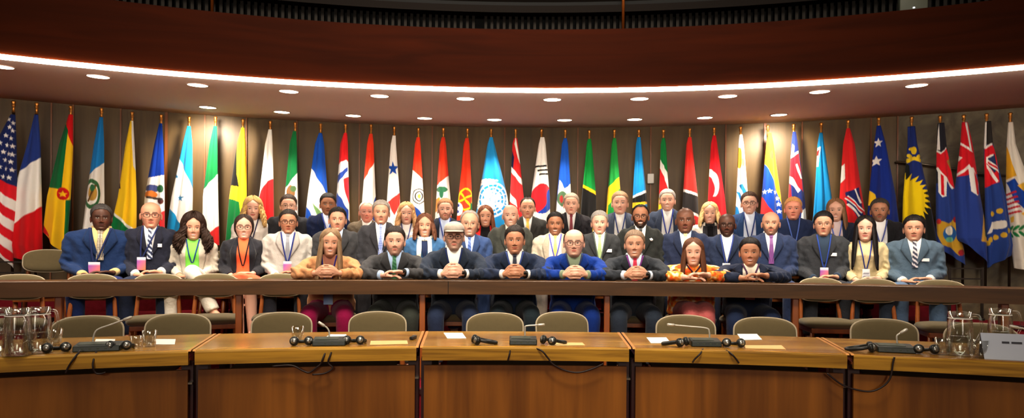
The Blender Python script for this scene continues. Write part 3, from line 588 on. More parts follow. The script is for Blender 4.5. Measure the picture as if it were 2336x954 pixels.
# ------------------------------------------------------------------ people
DG = None
def objnp(name, V, Fc, m, parent=None, cols=None, smooth=True):
    V = np.asarray(V, np.float32); Fc = np.asarray(Fc, np.int32); k = Fc.shape[1]
    me = bpy.data.meshes.new(name); me.vertices.add(len(V)); me.vertices.foreach_set('co', V.ravel())
    me.loops.add(Fc.size); me.loops.foreach_set('vertex_index', Fc.ravel())
    me.polygons.add(len(Fc)); me.polygons.foreach_set('loop_start', np.arange(0, Fc.size, k, dtype=np.int32))
    me.polygons.foreach_set('use_smooth', np.full(len(Fc), smooth)); me.materials.append(m)
    if cols is not None:
        ca = me.color_attributes.new('Col', 'FLOAT_COLOR', 'POINT'); c4 = np.ones((len(V), 4), np.float32); c4[:, :3] = cols; ca.data.foreach_set('color', c4.ravel())
    me.update(calc_edges=True); me.validate()
    o = bpy.data.objects.new(name, me); COL.objects.link(o)
    if parent: o.parent = parent
    return o
def tris(Fc):
    out = []
    for f in Fc:
        for i in range(1, len(f)-1): out.append((f[0], f[i], f[i+1]))
    return np.array(out, np.int32)
def remesh(mb, vox, smooth=3, ratio=1.0):
    """fuse overlapping closed shapes into one continuous skin"""
    o = mb.build('tmp', []); md = o.modifiers.new('r', 'REMESH'); md.mode = 'VOXEL'; md.voxel_size = vox; md.adaptivity = 0
    if smooth: s = o.modifiers.new('s', 'SMOOTH'); s.factor = .5; s.iterations = smooth
    if ratio < 1: d = o.modifiers.new('d', 'DECIMATE'); d.ratio = ratio
    dg = bpy.context.evaluated_depsgraph_get(); dg.update(); e = o.evaluated_get(dg); me = e.to_mesh()
    me.calc_loop_triangles()
    V = np.zeros(len(me.vertices)*3, np.float32); me.vertices.foreach_get('co', V)
    T = np.zeros(len(me.loop_triangles)*3, np.int32); me.loop_triangles.foreach_get('vertices', T)
    e.to_mesh_clear(); d_ = o.data; bpy.data.objects.remove(o); bpy.data.meshes.remove(d_)
    return V.reshape(-1, 3).astype(float), T.reshape(-1, 3)
def vnormals(V, T):
    n = np.cross(V[T[:, 1]]-V[T[:, 0]], V[T[:, 2]]-V[T[:, 0]]); N = np.zeros_like(V)
    for k in range(3): np.add.at(N, T[:, k], n)
    return N/np.maximum(np.linalg.norm(N, axis=1, keepdims=True), 1e-9)
# torso: height, half width, half depth
TZ = np.array([.44, .50, .58, .68, .78, .87, .93, .965, .99, 1.01, 1.03, 1.05, 1.07])
TW = np.array([.165, .188, .186, .176, .180, .192, .200, .196, .178, .152, .105, .070, .058])
TD = np.array([.12, .135, .138, .128, .125, .122, .114, .102, .090, .080, .070, .062, .056])
def lean(row, z):
    t = np.clip((np.asarray(z, float) - .52)/.5, -.2, 1.2)
    return (-.03 - .15*t) if row == 'A' else (.0 - .015*t)
def tw(z): return np.interp(z, TZ, TW)
def td(z): return np.interp(z, TZ, TD)
def bust(x, z): return .045*np.exp(-((abs(np.asarray(x)) - .075)/.06)**2 - ((np.asarray(z) - .845)/.07)**2)
def yfront(row, x, z, off, woman, sc_w=1.0):
    w = tw(z) + .012; q = np.minimum(np.abs(np.asarray(x)/sc_w)/w, .985)
    return lean(row, z) - (td(z) + .012)*(1 - q**2.5)**(1/2.5) - off - (bust(x, z) if woman else 0)
def torso(mb, row, off, z0, z1, n=32, woman=False):
    zs = np.concatenate([[z0], TZ[(TZ > z0+.01) & (TZ < z1-.005)], [z1]]); V = []; Fc = []
    for z in zs:
        w, d, y = tw(z)+off, td(z)+off, lean(row, z)
        for i in range(n):
            a = 2*PI*i/n; c, s = math.cos(a), math.sin(a); k = (abs(c)**2.5 + abs(s)**2.5)**(-1/2.5)
            x = w*k*c; yy = d*k*s
            V.append((x, y + yy - (bust(x, z)*max(0, -s) if woman else 0), z))
    m = len(zs)
    for j in range(m-1):
        for i in range(n): Fc.append((j*n+i, j*n+(i+1) % n, (j+1)*n+(i+1) % n, (j+1)*n+i))
    Fc.append(tuple(range(n-1, -1, -1))); Fc.append(tuple((m-1)*n+i for i in range(n)))
    mb.add(V, Fc)
def arm_pts(row, s, pose):
    if row == 'A':
        if pose == 'cross': return [(s*.185, -.145, .955), (s*.25, -.34, .838), (s*.085, -.455, .826 + (.022 if s > 0 else 0))]
        return [(s*.185, -.145, .955), (s*.25, -.345, .838), (s*.085, -.465, .84)]
    return [(s*.188, -.015, .955), (s*.218, -.03, .69), (s*.095, -.275, .602 + (.022 if s > 0 else 0))]
def leg_pts(s, legs):
    if legs == 'crossed' and s > 0: return [(.085, -.02, .55), (.02, -.44, .66), (.20, -.54, .28)]
    if legs == 'side': return [(s*.08, -.02, .53), (s*.06+.02, -.44, .54), (s*.05 + .05, -.46, .09)]
    return [(s*.085, -.02, .525), (s*.14, -.46, .50), (s*.135, -.455, .09)]
def hand(mb, row, s, pose):
    wr = Vector(arm_pts(row, s, pose)[2])
    if pose == 'clasp':
        for k in range(4):
            z = .812 + .025*k + (.0125 if s > 0 else 0); y = -.535 + .012*abs(k-1.2)
            kn = (s*.036, y+.006, z)
            mb.tube([tuple(wr), (s*.062, -.492, .3*z+.7*wr.z+.002), kn], [.021, .016, .0125], 8, sub=3)
            mb.tube([kn, (s*.012, y-.02, z+.003), (-s*.018, y-.016, z+.002), (-s*.04, y+.004, z)], [.0098, .0092, .0086, .0075], 8, sub=3)
        mb.tube([tuple(wr), (s*.05, -.485, .895), (s*.022, -.505, .918), (s*.002, -.515, .922)], [.02, .016, .0115, .009], 8, sub=3)
    else:
        top = s > 0
        c = wr + Vector((-s*.05, -.03, .006 if top else -.008))
        for k in range(4):
            e = (k-1.5)
            kn = c + Vector((-s*.035, e*.019, .002)); L = (.9, 1.05, 1.0, .8)[k]
            mb.tube([wr, wr.lerp(c, .7) + Vector((0, e*.012, .002)), kn], [.022, .017, .0125], 8, sub=3)
            mb.tube([kn, kn + Vector((-s*.026*L, e*.004-.004, .003)), kn + Vector((-s*.05*L, e*.006-.006, -.008)), kn + Vector((-s*.066*L, e*.007-.006, -.022))], [.011, .0105, .0095, .008], 8, sub=3)
        mb.tube([wr, c + Vector((s*.012, -.035, .006)), c + Vector((-s*.012, -.055, .004)), c + Vector((-s*.035, -.06, -.002))], [.02, .0145, .0115, .009], 8, sub=3)
def limb(mb, pts, r, n=14): mb.tube(pts, r, n, sub=6)
TM = {}
def template(row, pose, legs, woman):
    key = (row, pose, legs, woman)
    if key in TM: return TM[key]
    b = MB(); torso(b, row, -.012, .46, 1.03, woman=woman)
    b.tube([(0, float(lean(row, .98)), .96), (0, float(lean(row, 1.05))-.012, 1.075)], [.062, .053], 14)
    j = MB(); torso(j, row, .012, .50, 1.042, woman=woman)
    tr = MB(); torso(tr, row, .004, .45, .62)
    for s in (-1, 1):
        A = arm_pts(row, s, pose); sh, el, wr = map(Vector, A)
        limb(b, [sh, el.lerp(sh, .5), el, el.lerp(wr, .5), wr], [.040, .038, .032, .029, .024])
        hand(b, row, s, pose)
        sl = wr.lerp(el, .1)
        j.tube([Vector((sh.x*.72, sh.y, sh.z+.008)), sh + Vector((0, 0, -.012)), sh.lerp(el, .5), el, el.lerp(sl, .5), sl], [.062, .062, .056, .051, .046, .040], 16, sub=5)
        L = list(map(Vector, leg_pts(s, legs))); h, k, a = L
        limb(b, [h, h.lerp(k, .5), k, k.lerp(a, .4), a], [.085, .075, .055, .052, .036])
        f = a + Vector((0, -.19, -.055)) if not (legs == 'crossed' and s > 0) else a + Vector((.09, -.16, -.05))
        b.tube([a, a.lerp(f, .4) + Vector((0, 0, -.01)), f], [.036, .034, .022], 10)
        an = a + (k-a).normalized()*.02
        tr.tube([h, h.lerp(k, .5), k, k.lerp(an, .45), an], [.100, .088, .072, .066, .058], 16, sub=5)
    bv = remesh(b, .0052, 1, .34)
    jv = remesh(j, .0095, 4, .8); tv = remesh(tr, .012, 3, .8)
    TM[key] = (bv, jv, tv); return TM[key]
# ---- head
HZ = np.array([-.10, -.06, -.03, -.012, 0, .012, .03, .05, .07, .095, .12, .15, .18, .205, .222, .232, .235])
HW = np.array([.060, .053, .0515, .0495, .0425, .0455, .0515, .0590, .0660, .0728, .0760, .0775, .0735, .0615, .0435, .021, .001])
HF = np.array([.034, .030, .028, .032, .066, .084, .0875, .088, .0885, .088, .0865, .089, .083, .066, .043, .018, .001])
HB = np.array([.066, .064, .064, .066, .070, .074, .080, .087, .094, .1, .104, .105, .1, .084, .060, .030, .001])
_zf = np.linspace(-.10, .235, 500)
def _sm(a, crown=True):
    v = np.interp(_zf, HZ, a)**2; k = np.exp(-(np.arange(-30, 31)/11.0)**2); k /= k.sum()
    pad = np.concatenate([np.full(30, v[0]), v, v[-1] + (v[-1]-v[-4])/3*np.arange(1, 31)])
    return np.sqrt(np.maximum(np.convolve(pad, k, 'valid'), 1e-7))
SW, SF, SB = _sm(HW), _sm(HF), _sm(HB)
def G_(x, m, s): return np.exp(-((x-m)/s)**2)
NH, NA = 96, 104
def head(skin, jaw=1.0, wide=1.0, smile=.5, nose=1.0, beard=None, brow=(40, 30, 24), lips=None, stub=0, eye=(40, 26, 18), woman=False, scalp=None):
    zs = np.concatenate([np.linspace(-.10, 0, 18)[:-1], np.linspace(0, .16, 56)[:-1], .16 + .075*np.sin(np.linspace(0, PI/2, NH-72))])
    nz = len(zs)
    a = np.linspace(0, 2*PI, NA, endpoint=False)
    # denser towards the face (-y)
    a = a + .45*np.sin(a)*-1
    Z = np.repeat(zs[:, None], NA, 1); A = np.repeat(a[None, :], nz, 0)          # A=0 -> face (-y)
    W = np.interp(Z, _zf, SW); Ff = np.interp(Z, _zf, SF); B = np.interp(Z, _zf, SB)
    W = W*(1 + (jaw-1)*np.exp(-((Z-.02)/.04)**2))*wide
    sx, cy = np.sin(A), np.cos(A)
    k = (np.abs(sx)**2.06 + np.abs(cy)**2.06)**(-1/2.06)
    X = W*k*sx; Y = np.where(cy > 0, -Ff*k*cy, -B*k*cy) + .012*0
    fr = np.clip(cy*1.6, 0, 1)                                                    # only the front moves
    ax = np.abs(X)
    nb = np.interp(Z, [.066, .072, .080, .088, .10, .118, .134, .145], [0, .006, .021, .023, .017, .009, .004, 0])*nose
    ns = np.interp(Z, [.07, .085, .1, .13], [.014, .0125, .009, .0075])
    d = nb*np.exp(-(X/ns)**2)
    d += .006*G_(ax, .014, .006)*G_(Z, .077, .006)*nose
    d -= .0085*G_(ax, .031, .017)*G_(Z, .119, .012)
    d += .0055*G_(ax, .031, .0125)*G_(Z, .118, .0085)
    d += .0035*G_(ax, .028, .022)*G_(Z, .136, .007)*(0.4 if woman else 1)
    d += .0055*G_(X, 0, .021)*(G_(Z, .0585, .0042) + 1.1*G_(Z, .0475, .005)) - .003*G_(X, 0, .024)*G_(Z, .053, .0022)
    d += (.003 + .003*smile)*G_(ax, .04, .02)*G_(Z, .082, .018)
    d += .006*G_(X, 0, .02)*G_(Z, .018, .014) - .003*G_(X, 0, .02)*G_(Z, .036, .006)
    d -= .002*smile*G_(ax, .03+.004, .006)*G_(Z, .064, .016)
    Y = Y - d*fr
    V = np.stack([X, Y, Z], -1).reshape(-1, 3)
    # colours
    C = np.tile(np.array(lin(skin)), (nz, NA, 1)); sk = np.array(lin(skin))
    def mixc(m, c): 
        m = np.clip(m, 0, 1)[..., None]; return C*(1-m) + np.array(c)*m
    front = cy > .1; fade = np.clip(cy*2, 0, 1)
    C = mixc(.16*G_(ax, .042, .02)*G_(Z, .08, .018)*fade, np.array(lin((206, 96, 76)))*.6 + sk*.4)
    C = mixc(.15*G_(X, 0, .014)*G_(Z, .084, .01)*fade, np.array(lin((206, 96, 76)))*.5 + sk*.5)
    if scalp is not None: C = mixc(np.clip((Z - .160 + .05*np.clip(.35-cy, 0, 1))/.05, 0, 1)*scalp[1], lin(scalp[0]))
    if stub or beard:
        bc, st = (beard if beard else ((60, 50, 44), stub))
        bm = (Z < .064 + .055*np.clip((ax-.045)/.02, 0, 1)) & (Z > -.012) & (cy > -.15) & ~((ax < .022) & (Z > .040) & (Z < .062)) & ~((ax < .045) & (Z > .068))
        mu = (ax < .028) & (Z > .062) & (Z < .0715) & front
        C = mixc((bm*1.0)*st, lin(bc)); C = mixc((mu*1.0)*st, lin(bc))
    # brows
    bz = .1385 + .004*np.sqrt(np.clip(1-((ax-.033)/.024)**2, 0, 1)) - .0015
    C = mixc(.85*((ax > .012) & (ax < .051) & (np.abs(Z-bz) < (.0022 if woman else .0032)) & front), lin(brow))
    # eyes
    ez = .1175; ew, eh = .0135, .0048 - .0012*smile
    e = ((ax-.031)/ew)**2 + ((Z-ez)/eh)**2
    C = mixc(.45*((e < 2.4) & front), sk*.55)
    C = mixc(((e < 1) & front)*.85, np.array(lin((214, 204, 196)))*(.35 + .65*min(1, skin[0]/200)))
    ir = ((ax-.031)/.0056)**2 + ((Z-ez)/.0062)**2
    C = mixc(((ir < 1) & (e < 1.25) & front)*1.0, lin(eye))
    C = mixc((((ax-.031)/(ew*1.1))**2 < 1)*(np.abs(Z-ez-eh*np.sqrt(np.clip(1-((ax-.031)/(ew*1.1))**2, 0, 1))) < .0016)*front*.85, lin((34, 22, 18)))
    # mouth: corners lift with the smile
    mz = .0532 + smile*.0125*(ax/.028)**2 - .001*smile
    lc = lips or tuple(np.clip([skin[0]*.86+8, skin[1]*.60, skin[2]*.60], 0, 255)); lw = .023 + .005*smile
    edge = np.clip(1 - (ax/lw)**2, 0, 1)
    C = mixc(((np.abs(Z-mz) < .0082*edge**.7) & front & (ax < lw))*.8, lin(lc))
    if smile > .55: C = mixc(((np.abs(Z-mz+.0008) < .0044*edge) & front & (ax < lw*.85))*.95, lin((232, 224, 214)))
    else: C = mixc(((np.abs(Z-mz) < .0013) & front & (ax < lw))*.8, lin((80, 34, 30)))
    C = mixc(.7*G_(ax, .0085, .0035)*G_(Z, .0725, .0022)*front, sk*.3)
    # faces
    idx = np.arange(nz*NA).reshape(nz, NA); r = np.roll(idx, -1, 1)
    Q = np.stack([idx[:-1], r[:-1], r[1:], idx[1:]], -1).reshape(-1, 4)
    T = np.concatenate([Q[:, [0, 1, 2]], Q[:, [0, 2, 3]]])
    Cc = C.reshape(-1, 3)
    grid = (X, Y, Z, A)
    # ears
    EV, ET, EC = [V], [T], [Cc]; k0 = len(V)
    n1, n2 = 14, 12
    for s in (-1, 1):
        u, v = np.meshgrid(np.linspace(0, 2*PI, n1, endpoint=False), np.linspace(-PI/2, PI/2, n2))
        ex = .0085*np.cos(v)*np.cos(u); ey = .017*np.cos(v)*np.sin(u); ezz = .031*np.sin(v)
        ey *= (1 + .25*np.sin(v)); 
        wx = np.interp(.105, HZ, HW)*wide
        ev = np.stack([s*(wx + .003 + ex + .25*(ey+.01)), .014 + ey*1.0 + .1*ezz, .105 + ezz], -1).reshape(-1, 3)
        ii = np.arange(n1*n2).reshape(n2, n1); rr_ = np.roll(ii, -1, 1)
        q = np.stack([ii[:-1], rr_[:-1], rr_[1:], ii[1:]], -1).reshape(-1, 4)
        EV.append(ev); ET.append(np.concatenate([q[:, [0, 1, 2]], q[:, [0, 2, 3]]]) + k0); k0 += len(ev)
        EC.append(np.tile(sk*.9 + np.array(lin((190, 80, 60)))*.1, (len(ev), 1)))
    return np.concatenate(EV), np.concatenate(ET), np.concatenate(EC), grid
def hair_cap(grid, style, thick, seed, part=0):
    """shell over the skull above the hairline"""
    X, Y, Z, A = grid; nz, na = Z.shape
    an = np.abs(np.arctan2(np.sin(A), np.cos(A)))*180/PI        # 0 at the face, 180 at the nape
    an = np.degrees(np.abs(np.arctan2(X, -Y)))
    if style == 'short':    line = np.interp(an, [0, 25, 40, 52, 66, 78, 92, 100, 118, 150, 180], [.196, .194, .186, .168, .150, .118, .105, .118, .06, .03, .022])
    elif style == 'receding': line = np.interp(an, [0, 20, 32, 45, 58, 70, 80, 92, 100, 118, 150, 180], [.212, .216, .219, .205, .175, .150, .118, .105, .118, .06, .03, .022])
    elif style == 'fringe': line = np.interp(an, [0, 62, 72, 82, 92, 100, 118, 150, 180], [.3, .3, .165, .118, .105, .118, .06, .03, .022])
    elif style == 'low':    line = np.interp(an, [0, 25, 40, 52, 66, 78, 92, 100, 118, 150, 180], [.193, .190, .181, .164, .147, .118, .10, .11, .05, .02, .01])
    else:                   line = np.interp(an, [0, 6, 18, 32, 46, 58, 70, 80, 92, 120, 180], [.214, .210, .198, .182, .160, .132, .10, .07, .04, .0, -.02])
    topl = .196 if style == 'fringe' else 9
    m = (Z > line)
    if style == 'fringe': m &= (Z < .200)
    edge = np.clip((Z - line)/.018, 0, 1)
    if style == 'fringe': edge = np.minimum(edge, np.clip((.200 - Z)/.02, 0, 1))
    rg = np.random.default_rng(seed); p = rg.uniform(0, 6, 6)
    nz_ = .5 + .18*np.sin(A*14 + p[0]) + .16*np.sin(A*31 + Z*20 + p[1]) + .1*np.sin(A*5 + Z*40 + p[2])
    edge = np.clip((Z - line)/.045, 0, 1) if style != 'fringe' else edge
    low_ = .45 + .55*np.clip((Z-.13)/.05, 0, 1) if style in ('short', 'low', 'receding') else 1
    th = thick*low_*(.08 + .92*edge**.8)*(edge > 0) * (.8 + .4*nz_) + .0012
    th = th*(1 + .35*np.clip((Z-.19)/.045, 0, 1))
    c = np.array([0, .01, .12]); D = np.stack([X, Y, Z], -1) - c; D[..., 2] = np.maximum(D[..., 2], -.02); D /= np.linalg.norm(D, axis=-1, keepdims=True)
    V = (np.stack([X, Y, Z], -1) + D*th[..., None]).reshape(-1, 3)
    idx = np.arange(nz*na).reshape(nz, na); r = np.roll(idx, -1, 1); mr = np.roll(m, -1, 1)
    ok = (m[:-1] & mr[:-1] & m[1:] & mr[1:])
    Q = np.stack([idx[:-1], r[:-1], r[1:], idx[1:]], -1)[ok]
    us = np.unique(Q); mp = np.full(nz*na, -1); mp[us] = np.arange(len(us))
    return V[us], mp[Q]
def locks(grid, length, r, n, seed, curl=0, spread=1.0, front=True, a0=52, a1=180, z0=.17, fx=.075):
    """strands hanging from the sides and back of the head, head coordinates"""
    rg = np.random.default_rng(seed); mb = MB()
    for i in range(n):
        s = 1 if i % 2 else -1
        t = (i//2)/max(1, n//2-1); a = math.radians(a0 + (a1-a0)*t) * s
        zz = z0 - .015 + rg.uniform(-.02, .02); w = .079; b = .095
        x0, y0 = w*math.sin(a), -b*math.cos(a) + .01
        L = length*rg.uniform(.9, 1.06); pts = []; rr = []
        N = 9; f = abs(a) < 1.75
        for k in range(N):
            u = k/(N-1); z = zz + .035*(1-u)*0 - u*(L + zz)
            sp = 1 + spread*(.16*math.sin(min(u*2.2, 1.57)))
            x, y = x0*sp, y0*sp
            if f: x = x*(1-u*.14) + s*fx*u*.5 ; y = y - (.105 if length > .2 else .06 if length > .15 else .045)*u
            else: y = y + .01*u
            if curl:
                ph = rg.uniform(0, .6) + i; x += curl*math.sin(k*1.9 + ph); y += curl*math.cos(k*1.9 + ph)
            pts.append((x, y, z)); rr.append(r*(.75 + .5*math.sin(PI*min(u*1.1, 1))*1.0)*(1 if u < .8 else 1 - (u-.8)*2.6))
        mb.tube([(x0*.72, y0*.72, .222)] + pts if zz > .12 else pts, ([r*.5] if zz > .12 else []) + rr, 7, sub=3, flat=.75)
    return mb
M_skin = painted('skin', .48, spec=.32, sss=.0)
def cloth(c, b=.45, v=.12): return mat('cloth_%d_%d_%d' % tuple(c), c, .88, var=v, vs=16, bump=b, bs=38, spec=.15, sheen=.1)
def hairm(c):
    nm = 'hair_%d_%d_%d' % tuple(c)
    if nm in MATS: return MATS[nm]
    m = mat(nm, c, .55, var=.35, vs=90, bump=.35, bs=200, spec=.25)
    nt = m.node_tree; tc = [n for n in nt.nodes if n.type == 'TEX_COORD'][0]
    mp = nt.nodes.new('ShaderNodeMapping'); mp.inputs['Scale'].default_value = (1, 1, .10); nt.links.new(tc.outputs['Object'], mp.inputs['Vector'])
    for n in list(nt.nodes):
        if n.type == 'TEX_NOISE': nt.links.new(mp.outputs['Vector'], n.inputs['Vector'])
    return m
M_lap = {}
ROWS = {'A': (R_PA, Z_A), 'B': (R_PB, Z_B), 'C': (10.36, Z_C)}
BADGE = {'p': ((120, 70, 190), (235, 130, 90)), 'w': ((226, 226, 226), (190, 190, 200)), 'b': ((60, 100, 190), (150, 180, 220)), 'r': ((150, 60, 80), (190, 120, 120))}
PEOPLE = []
def SHORT(t):
    w = t.split(',')[0].split()[:11]
    while w[-1] in ('and', 'with', 'a', 'in', 'over', 'the', 'white', 'light', 'dark', 'pale', 'blue', 'magenta', 'red', 'bright', 'yellow', 'cream', 'striped', 'navy', 'open', 'tan', 'grey', 'brown'): w.pop()
    return ' '.join(w)
def words(t, n): return ' '.join(t.split()[:n])
def person(x, top, chin, row, label, skin, hair, hc, jk, shirt=(214, 214, 212), tie=None, woman=False, lan=None, badge=None, by=.72, tagw=None, gl=None, beard=None, stub=0, smile=.4, op=None, trs=None, pose=None, legs=None, lapel=True, w=1.0, jaw=1.0, bare=False, skirt=None, extra=None, shoe=(24, 20, 20), yaw=0, tilt=0, R=None, brow=None, scalp=None, wide=1.0, watch=False, vneck=None):
    RR, zf = ROWS[row]; RR = R or RR
    th, d = ring(x, RR, 600)
    if row == 'A': # the head leans forward of the seat: recentre on the head
        th, d0 = ring(x, RR - .2, 600); d = d0
    hx, hyw = CAMX - RR*math.sin(th), CAMY - RR*math.cos(th)
    camang = math.atan2(hx, -hyw)                                        # yaw that faces the camera (0 = towards -y world)
    rz = (-th*.55 + camang*.45 if row != 'A' else -th) + yaw
    pose = pose or ('clasp' if row == 'A' else 'lap'); legs = legs or 'sit'
    tpl = template(row, pose, legs, woman)
    Rh = RR - (.2 if row == 'A' else .03)
    ztop, zch = ring_z(x, top, Rh) - zf, ring_z(x, chin, Rh) - zf
    th_hair = {'bald': .0, 'fringe': .0, 'cap': .014, 'receding': .006, 'short': .014, 'low': .014}.get(hair, .014)
    hs = float(np.clip((ztop - zch)/(.235 + th_hair), .96, 1.12))
    zch = ztop - hs*(.235 + th_hair)
    Z0 = .875 if row == 'A' else .56
    kz = (zch + (.026 if woman else .036) - Z0)/(1.055 - Z0)
    wide = wide*1.05
    ws = w*(.90 if woman else 1.0)*(1.03 if row == 'A' else .91)
    def warp(V):
        V = np.array(V, float).reshape(-1, 3).copy(); z = V[:, 2]
        V[:, 2] = np.where(z > Z0, Z0 + (z - Z0)*kz, z)
        if row == 'A':
            t = np.clip((z - .86)/.08, 0, 1); V[:, 0] *= 1 + (ws-1)*t
        else: V[:, 0] *= 1 + (ws-1)*np.clip((z-.56)/.1, 0, 1)
        return V
    def invz(z): return Z0 + (z-Z0)/kz if z > Z0 else z
    seed = int(x)
    rg = np.random.default_rng(seed)
    # --- body with head, one mesh
    HV, HT, HC, grid = head(skin, jaw=jaw, smile=smile, beard=beard, stub=stub, woman=woman, brow=brow or tuple(int(v*.55) for v in hc), lips=(188, 74, 76) if woman else None, scalp=scalp, wide=wide, nose=.85 if woman else 1.0)
    hy = float(lean(row, 1.05)) - .035
    hrot = camang - rz; c, s = math.cos(hrot), math.sin(hrot)
    ct, st_ = math.cos(tilt), math.sin(tilt)
    def toh(V):
        V = np.array(V, float).reshape(-1, 3)*hs
        X_ = V[:, 0]*ct - V[:, 2]*st_; Z_ = V[:, 0]*st_ + V[:, 2]*ct
        V = np.stack([X_, V[:, 1], Z_], -1)
        return np.stack([V[:, 0]*c - V[:, 1]*s, V[:, 0]*s + V[:, 1]*c + hy, V[:, 2] + zch], -1)
    (bV, bT), (jV, jT), (tV, tT) = tpl
    bw = warp(bV); hv = toh(HV)
    sk = np.array(lin(skin))
    body = objnp('person', np.concatenate([bw, hv]), np.concatenate([bT, HT + len(bw)]), M_skin, cols=np.concatenate([np.tile(sk*.97, (len(bw), 1)), HC]))
    body.location = P(th, RR, zf); body.rotation_euler = (0, 0, rz)
    tag(body, label, 'person', {'A': 'people leaning on the raised desk', 'B': 'people seated on the middle step', 'C': 'people in the back row before the flags'}[row])
    # --- jacket with folds
    N = vnormals(jV, jT); q = jV
    ph = rg.uniform(0, 6.28, 6)
    el = np.exp(-((q[:, 2] - (.85 if row == 'A' else .72))/.09)**2)*np.clip((np.abs(q[:, 0])-.16)/.05, 0, 1)
    wr_ = .0042*np.sin(q[:, 2]*95 + q[:, 0]*40 + ph[0])*np.sin(q[:, 0]*30 + ph[1])*(.35 + 1.3*el) + .0035*np.sin(q[:, 2]*38 - np.abs(q[:, 0])*55 + ph[2]) + .002*np.sin(q[:, 0]*120 + q[:, 2]*60 + q[:, 1]*50 + ph[3])*el*1.5
    if row == 'A': wr_ += .0055*np.sin(q[:, 0]*110 + q[:, 1]*70 + ph[4])*np.clip((np.abs(q[:, 0])-.12)/.06, 0, 1)*np.clip((.93-q[:, 2])/.05, 0, 1)
    vm = np.clip((.135 - np.abs(q[:, 0]))/.04, 0, 1)*np.clip((lean(row, q[:, 2]) - .02 - q[:, 1])/.03, 0, 1)*np.clip((q[:, 2]-.56)/.04, 0, 1)
    wr_ = wr_*(1 - vm) - .004*vm
    jn = 'jacket' if lapel else 'top'
    jm = jk if not isinstance(jk, tuple) else cloth(jk)
    objnp(jn, warp(q + N*wr_[:, None]), jT, jm, body)
    jc = jk if isinstance(jk, tuple) else (228, 140, 60)
    # --- helper: cloth laid on the chest
    def sheet(name, rows, m, off, cols=None, parent=body, nx=9):
        V = []; n = len(rows)
        for (z, xa, xb, o2) in rows:
            for i in range(nx):
                xx = xa + (xb-xa)*i/(nx-1); V.append((xx, float(yfront(row, xx, z, off + o2, woman)), z))
        Fc = [(j*nx+i, j*nx+i+1, (j+1)*nx+i+1, (j+1)*nx+i) for j in range(n-1) for i in range(nx-1)]
        return obj(name, warp(V), Fc, m, parent, cols=cols)
    zb = op if op is not None else (.76 if row != 'A' else .80)
    if vneck: zb = vneck
    zt = 1.045
    zs = np.linspace(zt, zb, 15); tt = (zt - zs)/(zt - zb)
    openw = .050 if op is not None else .0
    inner = .058 - (.050 - openw)*tt**1.15 if op is None else .056 + .012*np.sin(tt*2.4)
    if lapel or vneck:
        sheet('shirt', [(z, -i_-.006, i_+.006, 0) for z, i_ in zip(zs, inner)], cloth(shirt, .1, .04), .004)
        so = []
    if lapel:
        jm2 = M_lap.get(jc) or M_lap.setdefault(jc, cloth(tuple(int(max(0, v*.93)) for v in jc)))
        lw = np.interp(tt, [0, .18, .42, .47, .52, 1], [.022, .05, .078, .064, .070, .006 if op is None else .02])
        for s_ in (-1, 1):
            V = []; nx = 5
            for z, i_, l_ in zip(zs, inner, lw):
                for k in range(nx):
                    u = k/(nx-1); xx = s_*(i_ + l_*u); o_ = .011*(1-u) + .006*u
                    V.append((xx, float(yfront(row, xx, z, o_, woman)), z))
            Fc = [(j*nx+i, j*nx+i+1, (j+1)*nx+i+1, (j+1)*nx+i) for j in range(len(zs)-1) for i in range(nx-1)]
            if s_ > 0: Fc = [f[::-1] for f in Fc]
            lo = obj('lapel', warp(V), Fc, jm2, body)
            md = lo.modifiers.new('thickness', 'SOLIDIFY'); md.thickness = .004; md.offset = 0
        # collar
        if not woman or tie:
            mb = MB(); V = []; Fc = []; n = 28
            yb = hy + .035
            for k in range(n+1):
                a = math.radians(14 + 332*k/n); f_ = abs(math.cos(a/2))**6
                for (r_, z_) in ((.060, 1.064 - .012*f_*0), (.066, 1.066), (.076, 1.022 - .028*f_)):
                    V.append((r_*math.sin(a)*1.0, yb - r_*math.cos(a)*1.02 - (.012*f_ if z_ < 1.05 else 0), z_))
            for k in range(n):
                for j in range(2): Fc.append((k*3+j, (k+1)*3+j, (k+1)*3+j+1, k*3+j+1))
            obj('collar', warp(V), Fc, cloth(shirt, .1, .04), body)
    if tie:
        tz = np.linspace(1.03, max(zb - .02, .60 if op else .7) if row != 'A' or not op else .7, 40); rows = []; cols = []; nx = 9
        for k, z in enumerate(tz):
            u = (1.03 - z)
            hw = .017 if u < .03 else .0125 + .012*min(1, (u-.03)/.2)
            rows.append((z, -hw, hw, .012 if u < .035 else .006))
            for i in range(nx):
                cc = tie[0]
                if len(tie) > 1:
                    sd = ((z*1.0 + hw*2*(i/(nx-1)-.5)*.9)*tie[2]) % 1
                    if len(tie) > 3: cc = tie[1] if (sd < .5) ^ (((z*1.0 - hw*2*(i/(nx-1)-.5)*.9)*tie[2]) % 1 < .5) else tie[0]
                    else: cc = tie[1] if sd < .45 else tie[0]
                cols.append(lin(cc))
        sheet('tie', rows, painted('tie_silk', .5, spec=.4), .006, cols=cols)
    if lan:
        lr = MB(); bz = by; bx = (badge[1] if badge and len(badge) > 1 else 0.0)
        for s_ in (-1, 1):
            pts = []
            zz = np.linspace(1.035, bz + .05, 16)
            for k, z in enumerate(zz):
                u = k/15; xx = s_*(.062*(1-u)**.8 + .004) + bx*u
                pts.append((xx, float(yfront(row, xx, z, .0155 if lapel else .007, woman)), z))
            V = []
            for p_ in pts: V += [(p_[0]-.0065, p_[1], p_[2]), (p_[0]+.0065, p_[1]-.0005, p_[2])]
            lr.add(V, [(2*i, 2*i+1, 2*i+3, 2*i+2) for i in range(15)])
        lo = obj('lanyard', warp(lr.V), lr.F, cloth(lan, .1), body)
        md = lo.modifiers.new('thickness', 'SOLIDIFY'); md.thickness = .002
